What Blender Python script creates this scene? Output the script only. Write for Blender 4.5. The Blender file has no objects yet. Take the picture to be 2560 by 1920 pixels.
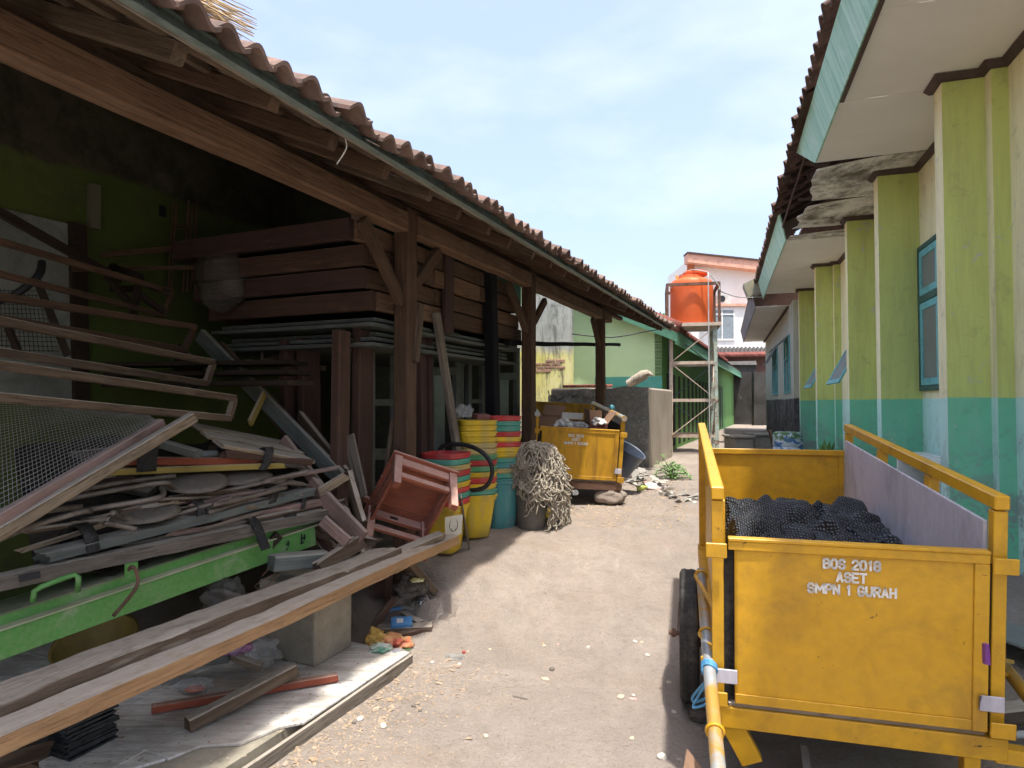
import bpy, bmesh, math, random
from mathutils import Vector, Matrix, Euler, noise
random.seed(7)
sc = bpy.context.scene
C = sc.collection
V = Vector
rad = math.radians

# ------------------------------------------------------------------ camera, sky, sun, exposure
FPX = 1600.0                      # focal length in pixels of a 2560 px wide frame
PITCH = math.atan(45.0 / FPX)
CAMZ = 1.5
cd = bpy.data.cameras.new('camera'); cam = bpy.data.objects.new('camera', cd); C.objects.link(cam)
cd.sensor_width = 36.0; cd.lens = 36.0 * FPX / 2560.0; cd.clip_end = 2000; cd.clip_start = .02
cam.location = (0, 0, CAMZ); cam.rotation_euler = (math.pi / 2 + PITCH, 0, 0)
sc.camera = cam
SUN = V((-.085, .29, -1.0)).normalized()          # direction the light travels
elev = math.asin(-SUN.z); azim = math.atan2(-SUN.x, -SUN.y)
w = bpy.data.worlds.new('World'); sc.world = w; w.use_nodes = True
nt = w.node_tree; nt.nodes.clear()
def wn(t, **k):
    n = nt.nodes.new(t)
    for a, b in k.items(): setattr(n, a, b)
    return n
out = wn('ShaderNodeOutputWorld'); bg = wn('ShaderNodeBackground'); sky = wn('ShaderNodeTexSky')
sky.sky_type = 'NISHITA'; sky.sun_disc = False; sky.sun_elevation = elev; sky.sun_rotation = azim
sky.air_density = 1.0; sky.dust_density = 5.0; sky.ozone_density = 1.0; sky.altitude = 60
tc = wn('ShaderNodeTexCoord'); mp = wn('ShaderNodeMapping'); mp.inputs['Scale'].default_value = (1, 1, 2.6)
mp.inputs['Location'].default_value = (.35, .1, .3)
n1 = wn('ShaderNodeTexNoise'); n1.inputs['Scale'].default_value = 3.0; n1.inputs['Detail'].default_value = 9; n1.inputs['Roughness'].default_value = .52
rp = wn('ShaderNodeValToRGB'); rp.color_ramp.elements[0].position = .47; rp.color_ramp.elements[1].position = .78
rp.color_ramp.elements[0].color = (0, 0, 0, 1); rp.color_ramp.elements[1].color = (.42, .42, .42, 1)
mx = wn('ShaderNodeMix', data_type='RGBA'); hz = wn('ShaderNodeMix', data_type='RGBA')
hz.inputs[0].default_value = .45; hz.inputs[7].default_value = (2.1, 2.5, 3.75, 1)      # even tropical haze over the whole dome
mx.inputs[7].default_value = (3.5, 3.7, 4.2, 1)
L = nt.links.new
L(tc.outputs['Generated'], mp.inputs[0]); L(mp.outputs[0], n1.inputs['Vector']); L(n1.outputs['Fac'], rp.inputs[0])
L(sky.outputs[0], hz.inputs[6]); L(hz.outputs[2], mx.inputs[6]); L(rp.outputs[0], mx.inputs[0]); L(mx.outputs[2], bg.inputs[0]); L(bg.outputs[0], out.inputs[0])
bg.inputs[1].default_value = .112
sd = bpy.data.lights.new('sun', 'SUN'); sd.energy = 2.0; sd.angle = rad(1.6); sd.color = (1, .95, .87)
so = bpy.data.objects.new('sun', sd); C.objects.link(so); so.location = (2, -6, 20)
so.rotation_euler = SUN.to_track_quat('-Z', 'Y').to_euler()
sc.view_settings.view_transform = 'Standard'; sc.view_settings.look = 'None'; sc.view_settings.gamma = 1
sc.view_settings.exposure = 1.78; sc.view_settings.use_curve_mapping = False
sc.render.engine = 'CYCLES'; sc.cycles.use_denoising = True; sc.cycles.max_bounces = 6; sc.cycles.diffuse_bounces = 4; sc.cycles.use_adaptive_sampling = True; sc.cycles.adaptive_threshold = .03
sc.cycles.sample_clamp_indirect = 6; sc.cycles.transparent_max_bounces = 8

# ------------------------------------------------------------------ geometry of the place
def ray(u, v):
    x = (u - 1280) / FPX; z = (960 - v) / FPX; c, s = math.cos(PITCH), math.sin(PITCH)
    return V((x, c - s * z, s + c * z))
def P(u, v, Y):                    # point at depth Y seen towards photo position (u, v)
    d = ray(u, v); return V((0, 0, CAMZ)) + d * (Y / d.y)
def G(u, v, z):                    # the same on the level z
    d = ray(u, v); return V((0, 0, CAMZ)) + d * ((z - CAMZ) / d.z)
TS = math.atan(690 / 1600.); DS = V((math.sin(TS), math.cos(TS), 0)); NS = V((math.cos(TS), -math.sin(TS), 0)); OS = V((-1.08, 3.68, 0))
def S(t, n, z=0): return OS + DS * t + NS * n + V((0, 0, z))      # shed: t along the post line, n towards the alley
TB = math.atan(528 / 1600.); DB = V((math.sin(TB), math.cos(TB), 0)); NB = V((math.cos(TB), -math.sin(TB), 0))
def B(t, p, z=0): return DB * t + NB * p + V((0, 0, z))           # school: t along the wall, p away from the alley
MS = Matrix((( DS.x, -NS.x, 0, 0), (DS.y, -NS.y, 0, 0), (0, 0, 1, 0), (0, 0, 0, 1)))   # local x along shed, local y into shed
MBt = Matrix(((DB.x, -NB.x, 0, 0), (DB.y, -NB.y, 0, 0), (0, 0, 1, 0), (0, 0, 0, 1)))   # local x along school, local y towards the alley
def onS(u, v, n):                  # point of the vertical plane n of the shed
    d = ray(u, v); o = V((0, 0, CAMZ)); k = ((OS + NS * n - o).dot(NS)) / d.dot(NS); return o + d * k
def onB(u, v, p):
    d = ray(u, v); o = V((0, 0, CAMZ)); k = ((NB * p - o).dot(NB)) / d.dot(NB); return o + d * k
def sstep(a, b, x):
    x = max(0., min(1., (x - a) / (b - a))); return x * x * (3 - 2 * x)
def fbm(x, y, z=0, o=4): return noise.fractal(V((x, y, z)), 1.0, 2.0, o)
def gh(x, y):                      # height of the dirt ground
    h = .42 * sstep(3.3, 6.0, y)
    dd = (V((x, y, 0)) - OS); n = dd.dot(NS); t = dd.dot(DS)
    k = sstep(.95, -.1, n) * sstep(.7, 1.1, t) * (1 - sstep(5.5, 8, t))
    h = h * (1 - k) + k * max(h, .36)
    return h
def gz(x, y): return gh(x, y) + .012 * fbm(x * 1.7, y * 1.7) + .004 * fbm(x * 9, y * 9, 3)

# ------------------------------------------------------------------ objects
WM = {}
def link(name, me, mat=None, parent=None, M=None):
    o = bpy.data.objects.new(name, me); C.objects.link(o)
    if mat is not None and me is not None and not me.materials: me.materials.append(mat)
    M = M or Matrix.Identity(4)
    o.matrix_basis = M
    if parent is not None:
        o.parent = parent; o.matrix_parent_inverse = WM[parent.name].inverted()
    WM[o.name] = M.copy()
    return o
def thing(name, label, cat, loc=(0, 0, 0), group=None, M=None):
    o = link(name, None, M=M or Matrix.Translation(V(loc))); o.empty_display_size = .05
    return tag(o, label, cat, group)
def tag(o, label=None, cat=None, group=None, kind=None):
    if label: o['label'] = label
    if cat: o['category'] = cat
    if group: o['group'] = group
    if kind: o['kind'] = kind
    return o
def ctree(o, M, parent=None, label=None, group=None):   # copy of a thing with its parts, moved by M
    c = o.copy(); C.objects.link(c)
    if parent is None:
        c.matrix_basis = M @ o.matrix_basis; WM[c.name] = c.matrix_basis.copy()
        if label: c['label'] = label
        if group: c['group'] = group
    else: c.parent = parent
    for ch in list(o.children): ctree(ch, M, c)
    return c
def frame(p0, p1, up=V((0, 0, 1)), roll=0.):           # local x from p0 to p1
    x = (p1 - p0).normalized(); y = up.cross(x)
    if y.length < 1e-4: y = V((0, 1, 0)).cross(x)
    y.normalize(); z = x.cross(y)
    M = Matrix((x, y, z)).transposed().to_4x4(); M.translation = p0
    return M @ Matrix.Rotation(roll, 4, 'X')
class MB:
    def __init__(s): s.v = []; s.f = []; s.m = []
    def add(s, vs, fs, mi=0):
        b = len(s.v); s.v += [V(p) for p in vs]; s.f += [tuple(i + b for i in f) for f in fs]; s.m += [mi] * len(fs); return s
    def box(s, x0, x1, y0, y1, z0, z1, M=None, mi=0):
        vs = [V((x, y, z)) for z in (z0, z1) for y in (y0, y1) for x in (x0, x1)]
        if M is not None: vs = [M @ p for p in vs]
        return s.add(vs, [(0, 2, 3, 1), (4, 5, 7, 6), (0, 1, 5, 4), (2, 6, 7, 3), (0, 4, 6, 2), (1, 3, 7, 5)], mi)
    def bar(s, p0, p1, w, h, up=V((0, 0, 1)), mi=0, roll=0.):    # square bar, w sideways, h along up
        p0 = V(p0); p1 = V(p1); M = frame(p0, p1, up, roll); l = (p1 - p0).length
        return s.box(0, l, -w / 2, w / 2, -h / 2, h / 2, M, mi)
    def tube(s, pts, r, n=10, closed=False, mi=0, cap=True):
        pts = [V(p) for p in pts]; rings = []; N = len(pts); prev = None
        for i, p in enumerate(pts):
            a = pts[(i - 1) % N] if (closed or i > 0) else p; b = pts[(i + 1) % N] if (closed or i < N - 1) else p
            d = (b - a).normalized()
            if prev is None:
                q = V((0, 0, 1)) if abs(d.z) < .9 else V((1, 0, 0)); x = d.cross(q).normalized()
            else: x = (prev - d * prev.dot(d)).normalized()
            prev = x; y = d.cross(x); rr = r[i] if isinstance(r, (list, tuple)) else r
            rings.append([p + (x * math.cos(2 * math.pi * k / n) + y * math.sin(2 * math.pi * k / n)) * rr for k in range(n)])
        vs = [q for g in rings for q in g]; fs = []
        for i in range(N if closed else N - 1):
            j = (i + 1) % N
            for k in range(n): fs.append((i * n + k, i * n + (k + 1) % n, j * n + (k + 1) % n, j * n + k))
        if cap and not closed: fs += [tuple(range(n - 1, -1, -1)), tuple((N - 1) * n + k for k in range(n))]
        return s.add(vs, fs, mi)
    def lathe(s, prof, n=24, M=None, mi=0, cap0=False, cap1=False):   # profile [(r,z)]
        vs = [V((r * math.cos(2 * math.pi * k / n), r * math.sin(2 * math.pi * k / n), z)) for r, z in prof for k in range(n)]
        if M is not None: vs = [M @ p for p in vs]
        fs = [(i * n + k, i * n + (k + 1) % n, (i + 1) * n + (k + 1) % n, (i + 1) * n + k) for i in range(len(prof) - 1) for k in range(n)]
        if cap0: fs.append(tuple(range(n - 1, -1, -1)))
        if cap1: fs.append(tuple((len(prof) - 1) * n + k for k in range(n)))
        return s.add(vs, fs, mi)
    def prism(s, poly, d, mi=0):                          # polygon (3-D points) pushed along d
        poly = [V(p) for p in poly]; n = len(poly); d = V(d)
        return s.add(poly + [p + d for p in poly], [tuple(range(n - 1, -1, -1)), tuple(range(n, 2 * n))] + [(i, (i + 1) % n, n + (i + 1) % n, n + i) for i in range(n)], mi)
    def sheet(s, pt, nu, nv, mi=0):                       # surface pt(a, b), a and b in 0..1
        vs = [pt(i / nu, j / nv) for j in range(nv + 1) for i in range(nu + 1)]
        fs = [(j * (nu + 1) + i, j * (nu + 1) + i + 1, (j + 1) * (nu + 1) + i + 1, (j + 1) * (nu + 1) + i) for j in range(nv) for i in range(nu)]
        return s.add(vs, fs, mi)
    def mesh(s, name, mats=None, smooth=False):
        me = bpy.data.meshes.new(name); me.from_pydata(s.v, [], s.f)
        if mats:
            for m in (mats if isinstance(mats, (list, tuple)) else [mats]): me.materials.append(m)
            if isinstance(mats, (list, tuple)) and len(mats) > 1:
                for p, m in zip(me.polygons, s.m): p.material_index = m
        bm = bmesh.new(); bm.from_mesh(me); bmesh.ops.recalc_face_normals(bm, faces=bm.faces); bm.to_mesh(me); bm.free()
        if smooth is True:
            for p in me.polygons: p.use_smooth = True
        elif smooth:
            for p in me.polygons: p.use_smooth = True
            try: me.set_sharp_from_angle(angle=rad(smooth))
            except Exception: pass
        me.update(); return me
    def obj(s, name, mats, parent=None, M=None, smooth=False, bev=0., sol=0., segs=1):
        o = link(name, s.mesh(name, mats, smooth), None, parent, M)
        if sol:
            q = o.modifiers.new('thick', 'SOLIDIFY'); q.thickness = sol; q.offset = 0
        if bev:
            q = o.modifiers.new('bevel', 'BEVEL'); q.width = bev; q.segments = segs; q.limit_method = 'ANGLE'
        return o

# worn timber: a board with slightly waving faces, chamfered edges and uneven ends, local x along its length
def plank_mesh(name, l, w, h, wear=.3, seed=0, seg=None, splint=0.):
    rnd = random.Random(seed); seg = seg or max(4, min(18, int(l / .12)))
    c = min(w, h) * .1; a, b = w / 2, h / 2
    ring = [(-a, -b + c), (-a + c, -b), (a - c, -b), (a, -b + c), (a, b - c), (a - c, b), (-a + c, b), (-a, b - c)]
    vs = []; fs = []
    for i in range(seg + 1):
        x = l * i / seg
        for k, (y, z) in enumerate(ring):
            e = wear * .07 * min(w, h)
            g = noise.noise(V((x * 3.1 + seed * 7.7, k * 3.3, seed))) * e
            sx = 0
            if i in (0, seg): sx = (rnd.uniform(-1, 1) * (.12 * wear + splint) * min(w, h) * 2)
            d = 1 + g / max(abs(y), abs(z), .01)
            wob = noise.noise(V((x * 1.3 + seed * 3.1, seed * 1.7, 0))) * wear * .006 * l
            vs.append((x + sx, y * d, z * d + wob))
    for i in range(seg):
        for k in range(8): fs.append((i * 8 + k, i * 8 + (k + 1) % 8, i * 8 + 8 + (k + 1) % 8, i * 8 + 8 + k))
    fs += [tuple(range(7, -1, -1)), tuple(seg * 8 + k for k in range(8))]
    m = MB(); m.add(vs, fs); return m.mesh(name)
def rotten_mesh(name, l, w, h, seed=0, amp=.006, chunk=.014):      # old board eaten by rot and termites, split along the grain
    seg = max(20, min(150, int(l / .02))); pr = []
    for i in range(7): pr.append((-w / 2 + w * i / 7, -h / 2))
    for i in range(5): pr.append((w / 2, -h / 2 + h * i / 5))
    for i in range(7): pr.append((w / 2 - w * i / 7, h / 2))
    for i in range(5): pr.append((-w / 2, h / 2 - h * i / 5))
    n = len(pr); vs = []; fs = []
    for i in range(seg + 1):
        x = l * i / seg; e = min(i, seg - i)
        for k, (y, z) in enumerate(pr):
            g = 1 - abs(noise.noise(V((x * 4.3 + seed, y * 55, z * 55 + seed)))); g2 = noise.noise(V((x * 1.7 + seed * 2, y * 9, z * 9))); g3 = noise.noise(V((x * 9 + seed, y * 90, z * 90)))
            d = amp * (g - .7) + amp * .4 * g3 - chunk * max(0, g2 - .28) * (1.6 if abs(y) > w * .49 else .7)
            q = V((0, y / max(w, .001), z / max(h, .001))); q = V((0, (1 if abs(y) > w * .49 else 0) * (1 if y > 0 else -1), (1 if abs(z) > h * .49 else 0) * (1 if z > 0 else -1)))
            if q.length: q.normalize()
            sx = 0 if e > 0 else (.03 * noise.noise(V((y * 70, z * 70, seed))) * (1 if i else -1))
            vs.append((x + sx, y + q.y * d, z + q.z * d + .004 * l * noise.noise(V((x * .9, seed, 0)))))
    for i in range(seg):
        for k in range(n): fs.append((i * n + k, i * n + (k + 1) % n, i * n + n + (k + 1) % n, i * n + n + k))
    fs += [tuple(range(n - 1, -1, -1)), tuple(seg * n + k for k in range(n))]
    m = MB(); m.add(vs, fs); return m.mesh(name, None, 50)
PSEED = [0]
def plank(name, p0, p1, w, h, mat, label=None, cat='plank', group=None, parent=None, roll=0., wear=.3, up=V((0, 0, 1)), splint=0., rot=False):
    p0 = V(p0); p1 = V(p1); PSEED[0] += 1
    me = rotten_mesh(name, (p1 - p0).length, w, h, PSEED[0] * 3.7, .005 + .003 * wear, .008 + .012 * (wear > 1)) if rot else plank_mesh(name, (p1 - p0).length, w, h, wear, PSEED[0], splint=splint); me.materials.append(mat)
    o = link(name, me, None, parent, frame(p0, p1, up, rad(roll)))
    if parent is None: tag(o, label, cat, group)
    return o
def wire(name, pts, r, mat, parent=None, n=6, sub=6):
    pts = [V(p) for p in pts]; q = []
    for i in range(len(pts) - 1):
        p0 = pts[max(0, i - 1)]; p1 = pts[i]; p2 = pts[i + 1]; p3 = pts[min(len(pts) - 1, i + 2)]
        for k in range(sub):
            t = k / sub
            q.append(.5 * ((2 * p1) + (p2 - p0) * t + (2 * p0 - 5 * p1 + 4 * p2 - p3) * t * t + (3 * p1 - p0 - 3 * p2 + p3) * t ** 3))
    q.append(pts[-1])
    return MB().tube(q, r, n).obj(name, mat, parent, smooth=True)

# ------------------------------------------------------------------ materials
def lin(c): return tuple(((x / 255. + .055) / 1.055) ** 2.4 if x > 10 else x / 255. / 12.92 for x in c)
def hx(s): s = s.lstrip('#'); return lin([int(s[i:i + 2], 16) for i in (0, 2, 4)])
def A(c):
    if not isinstance(c, str): return (*c, 1)
    c = hx(c); l = .25 * c[0] + .65 * c[1] + .1 * c[2]; return (*(l + (x - l) * DESAT for x in c), 1)
DESAT = .8
class NT:
    def __init__(s, name):
        s.m = bpy.data.materials.new(name); s.m.use_nodes = True; s.t = s.m.node_tree; s.t.nodes.clear()
        s.o = s.n('ShaderNodeOutputMaterial'); s.b = s.n('ShaderNodeBsdfPrincipled'); s.l(s.b.outputs[0], s.o.inputs[0])
    def n(s, t, **k):
        n = s.t.nodes.new(t)
        for a, b in k.items(): setattr(n, a, b)
        return n
    def l(s, a, b): s.t.links.new(a, b)
    def coord(s, kind='Object', scale=(1, 1, 1), rot=(0, 0, 0)):
        if kind == 'World': g = s.n('ShaderNodeNewGeometry'); src = g.outputs['Position']
        else: g = s.n('ShaderNodeTexCoord'); src = g.outputs[kind]
        mp = s.n('ShaderNodeMapping'); mp.inputs['Scale'].default_value = scale; mp.inputs['Rotation'].default_value = rot
        s.l(src, mp.inputs[0]); return mp.outputs[0]
    def noise(s, vec, sc_, det=5, rough=.6, dist=0., lo=.35, hi=.65):
        n = s.n('ShaderNodeTexNoise'); n.inputs['Scale'].default_value = sc_; n.inputs['Detail'].default_value = min(det, 6)
        n.inputs['Roughness'].default_value = rough; n.inputs['Distortion'].default_value = dist; s.l(vec, n.inputs['Vector'])
        return s.ramp(n.outputs['Fac'], lo, hi), n.outputs['Fac']
    def ramp(s, v, lo, hi):
        r = s.n('ShaderNodeMapRange'); r.inputs[1].default_value = lo; r.inputs[2].default_value = hi; s.l(v, r.inputs[0]); r.clamp = True
        return r.outputs[0]
    def mix(s, f, a, b, mode='MIX'):
        m = s.n('ShaderNodeMix', data_type='RGBA', blend_type=mode)
        for i, x in ((0, f), (6, a), (7, b)):
            if isinstance(x, (int, float)): m.inputs[i].default_value = x
            elif isinstance(x, (tuple, str)): m.inputs[i].default_value = A(x) if isinstance(x, str) or len(x) == 3 else x
            else: s.l(x, m.inputs[i])
        return m.outputs[2]
    def math(s, op, a, b=0.):
        m = s.n('ShaderNodeMath', operation=op)
        for i, x in ((0, a), (1, b)):
            if isinstance(x, (int, float)): m.inputs[i].default_value = x
            else: s.l(x, m.inputs[i])
        return m.outputs[0]
    def fin(s, col, rough=.8, bump=None, bs=.3, bd=.01, metal=0., spec=.3):
        if isinstance(col, (tuple, str)): s.b.inputs['Base Color'].default_value = A(col)
        else: s.l(col, s.b.inputs['Base Color'])
        if isinstance(rough, (int, float)): s.b.inputs['Roughness'].default_value = rough
        else: s.l(rough, s.b.inputs['Roughness'])
        s.b.inputs['Metallic'].default_value = metal; s.b.inputs['Specular IOR Level'].default_value = spec
        if bump is not None:
            q = s.n('ShaderNodeBump'); q.inputs['Strength'].default_value = bs; q.inputs['Distance'].default_value = bd
            s.l(bump, q.inputs['Height']); s.l(q.outputs[0], s.b.inputs['Normal'])
        return s.m
    def rnd(s, col, amt):                               # every object a little different
        oi = s.n('ShaderNodeObjectInfo'); v = s.math('MULTIPLY_ADD', oi.outputs['Random'], 2 * amt); s.t.nodes[-1].inputs[2].default_value = 1 - amt
        h = s.n('ShaderNodeHueSaturation'); s.l(v, h.inputs['Value']); s.l(col, h.inputs['Color']); return h.outputs[0]
def mpaint(name, c1, c2=None, dirt='#6b5d4c', da=.5, ds=3., sc_=9., rough=.6, bump=.15, bsc=60., coord='Object', stretch=(1, 1, 1), rnd=0., lo=.5, hi=.72, metal=0., spec=.3, chip=None, chl=.66, chs=7., m1=.6):
    t = NT(name); v = t.coord(coord, stretch)
    f, _ = t.noise(v, sc_, lo=.35, hi=.65); col = t.mix(t.math('MULTIPLY', f, m1), c1, c2 or c1)
    d, _ = t.noise(v, ds, 9, .68, .6, lo, hi); col = t.mix(t.math('MULTIPLY', d, da), col, dirt)
    g, gf = t.noise(v, bsc, 5, .6)
    col = t.mix(t.math('MULTIPLY', g, .18), col, dirt)
    if chip:
        ch, _ = t.noise(v, chs, 10, .72, .4, chl, chl + .02); col = t.mix(ch, col, chip)
    if rnd: col = t.rnd(col, rnd)
    return t.fin(col, rough, gf, bump, .006, metal, spec)
def mwood(name, c1, c2, dark='#2e241c', paint=None, pamt=.5, dust=None, rough=.85, rnd=.12, gs=1.0, pcol2=None, axis=0, dusty=.9):
    t = NT(name)
    sc3 = [18 * gs] * 3; sc3[axis] = 1.1 * gs
    v = t.coord('Object', tuple(sc3)); oi = t.n('ShaderNodeObjectInfo')
    ad = t.n('ShaderNodeVectorMath', operation='ADD'); cx = t.n('ShaderNodeCombineXYZ'); m = t.math('MULTIPLY', oi.outputs['Random'], 57.)
    t.l(m, cx.inputs[0]); t.l(m, cx.inputs[1]); t.l(m, cx.inputs[2]); t.l(v, ad.inputs[0]); t.l(cx.outputs[0], ad.inputs[1]); v = ad.outputs[0]
    f, gf = t.noise(v, 2.2, 8, .62, .5, .3, .7); col = t.mix(f, c1, c2)
    k, kf = t.noise(v, 3.7, 9, .7, 1.2, .52, .68); col = t.mix(t.math('MULTIPLY', k, .75), col, dark)
    v2 = t.coord('Object', (3, 3, 3)); v2a = t.n('ShaderNodeVectorMath', operation='ADD'); t.l(v2, v2a.inputs[0]); t.l(cx.outputs[0], v2a.inputs[1]); v2 = v2a.outputs[0]
    if paint:
        s3 = [5.] * 3; s3[axis] = 1.6
        vp = t.coord('Object', tuple(s3)); va = t.n('ShaderNodeVectorMath', operation='ADD'); t.l(vp, va.inputs[0]); t.l(cx.outputs[0], va.inputs[1])
        pf, _ = t.noise(va.outputs[0], 1.4, 9, .66, .3, 1 - pamt - .12, 1 - pamt - .02)
        pc = t.mix(f, paint, pcol2 or paint); col = t.mix(pf, col, pc)
    b, _ = t.noise(v2, 1.1, 6, .6, .3, .42, .7); col = t.mix(t.math('MULTIPLY', b, .35), col, dark)
    if dust:                                            # settled dust lies on upward faces
        g = t.n('ShaderNodeNewGeometry'); sx = t.n('ShaderNodeSeparateXYZ'); t.l(g.outputs['Normal'], sx.inputs[0])
        up = t.ramp(sx.outputs[2], .2, .6); dn, _ = t.noise(v2, 4., 6, .7, 0, .1, .5)
        col = t.mix(t.math('MULTIPLY', t.math('MULTIPLY', up, dn), dusty), col, dust)
    if rnd: col = t.rnd(col, rnd)
    ht = t.math('ADD', gf, t.math('MULTIPLY', kf, .8))
    return t.fin(col, rough, ht, .8, .009, 0, .2)
DUST = '#b3a695'
W_old = mwood('timber weathered', '#7d6a55', '#5a4632', dust=DUST)
W_brown = mwood('timber brown', '#6c513c', '#513b2a', dust='#8a7460', dusty=.4)
W_beam = mwood('timber beam', '#8f6c50', '#6d5038', dust='#8a7460', dusty=.3, dark='#33241a', rnd=.05)
W_grey = mwood('timber grey', '#8f8577', '#6d6255', dust='#b5aa9a')
W_pale = mwood('timber pale', '#a99679', '#8a7455', dust='#c0b5a4')
W_raw = mwood('timber raw', '#b98d55', '#9a6f3c', dust='#b3a796', dark='#5a3d20', rnd=.04)
W_dark = mwood('timber dark', '#43362c', '#2c231d', rnd=.1)
W_red = mwood('timber red paint', '#7a5a45', '#5e4230', paint='#624739', pcol2='#533c31', pamt=.55, dust='#9a8678', dusty=.6)
W_maroon = mwood('timber maroon paint', '#6b5345', '#54402f', paint='#584039', pcol2='#4a3630', pamt=.6, dust='#87766b', dusty=.5)
W_orange = mwood('timber orange paint', '#8a6040', '#6c4a30', paint='#a8502c', pcol2='#93452a', pamt=.72, dust='#b59a86', dusty=.7)
W_chair = mwood('chair red-brown paint', '#7a5140', '#663f30', paint='#a85a38', pcol2='#975034', pamt=.85, dust='#c39a8a', dusty=.85, rnd=0)
W_yell = mwood('timber yellow paint', '#9b8560', '#7a6545', paint='#b39a2a', pcol2='#a58d2f', pamt=.55, dust='#b5ab98', dusty=.6)
W_teal = mwood('timber teal paint', '#5a6a60', '#465349', paint='#48655f', pcol2='#3c534e', pamt=.55, dust='#8d9790', dusty=.5)
W_mint = mwood('timber mint paint', '#5f776a', '#4d6357', paint='#5aa088', pcol2='#4a8d78', pamt=.7, dust='#9aa79e', dusty=.5)
W_slate = mwood('timber slate paint', '#5d6763', '#47504e', paint='#6d736c', pcol2='#5c625c', pamt=.55, dust='#a3a094', dusty=.75)
W_pink = mwood('timber rosy', '#8e7366', '#755a4c', paint='#96786c', pamt=.5, dust='#b3a196', dusty=.6)
W_black = mwood('timber tarred', '#1d1e22', '#15161a', dark='#0c0c0e', rnd=.05)
M_conc = mpaint('concrete', '#a09884', '#857c6a', dirt='#5a5343', da=.7, ds=2.2, rough=.92, bump=.4, bsc=45)
M_concg = mpaint('concrete grey', '#8f8c85', '#757169', dirt='#4b4740', da=.55, ds=1.4, rough=.93, bump=.5, bsc=30)
M_steel_y = mpaint('cart yellow paint', (.66, .352, .018), (.6, .31, .014), dirt='#8a600c', da=.7, ds=4, rough=.4, bump=.08, bsc=24, lo=.5, hi=.8, chip='#5a3a1c', chl=.665, chs=15, spec=.4, m1=.5)
M_rust = mpaint('rusty steel', '#7d5a45', '#5a3d2c', dirt='#3c2a20', da=.6, ds=9, rough=.85, bump=.3, bsc=90)
M_tube = mpaint('worn chair tube', '#8a7f72', '#6a5f54', dirt='#4d3526', da=.8, ds=14, rough=.55, bump=.15, bsc=90, metal=.4)
M_rubber = mpaint('tyre rubber', '#2b2a29', '#222120', dirt='#6d675e', da=.55, ds=8, rough=.8, bump=.2, bsc=80)
M_black = mpaint('black plastic', '#232427', '#1c1d20', dirt='#4c4a48', da=.35, ds=6, rough=.5, bump=.05)

# ------------------------------------------------------------------ ground
def m_ground():
    t = NT('alley dirt'); v = t.coord('World')
    f, _ = t.noise(v, 1.1, 8, .6, .3, .38, .64)
    col = t.mix(f, '#9e8f82', '#ac9d8f')
    g, _ = t.noise(v, 5.5, 9, .7, .4, .42, .72); col = t.mix(t.math('MULTIPLY', g, .6), col, '#857a6d')
    st = t.coord('World', (3.2, .55, 1), (0, 0, -TS)); s2, _ = t.noise(st, 2.4, 8, .7, .6, .56, .72)
    col = t.mix(t.math('MULTIPLY', s2, .2), col, '#c3b8aa')
    b, _ = t.noise(v, .8, 5, .55, .8, .5, .64); col = t.mix(t.math('MULTIPLY', b, .35), col, '#a78f78'); e, _ = t.noise(v, .45, 6, .6, .6, .46, .62); col = t.mix(t.math('MULTIPLY', e, .4), col, '#8f877f')
    mm, mf = t.noise(v, 28, 6, .75, .3, .5, .66); col = t.mix(t.math('MULTIPLY', mm, .35), col, '#84766a'); k, kf = t.noise(v, 90, 4, .7, 0, .56, .68); col = t.mix(t.math('MULTIPLY', k, .55), col, '#5d544b')
    w_, wf = t.noise(v, 46, 5, .7, 0, .62, .72); col = t.mix(t.math('MULTIPLY', w_, .5), col, '#c9bfb2')
    _, h2 = t.noise(v, 22, 8, .75)
    return t.fin(col, .95, t.math('ADD', h2, t.math('MULTIPLY', kf, .5)), .8, .03, 0, .1)
M_ground = m_ground()
def axis(a, lo, hi, b, fine, far):
    xs = []; x = lo
    while x < hi: xs.append(x); x += fine
    step = fine; x = lo; left = []
    while x > a: step *= 1.35; x -= step; left.append(max(x, a))
    step = fine; x = hi; right = [hi]
    while x < b: step *= 1.35; x += step; right.append(min(x, b))
    return left[::-1] + xs + right
gx = axis(-400, -2.2, 3.6, 400, .055, 0); gy = axis(-60, 1.2, 9.5, 700, .055, 0)
m = MB(); nx = len(gx)
m.v = [V((x, y, gz(x, y))) for y in gy for x in gx]
m.f = [(j * nx + i, j * nx + i + 1, (j + 1) * nx + i + 1, (j + 1) * nx + i) for j in range(len(gy) - 1) for i in range(nx - 1)]; m.m = [0] * len(m.f)
ground = tag(m.obj('ground', M_ground, smooth=True), 'bare dusty dirt ground of the alley', None, None, 'structure')

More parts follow.
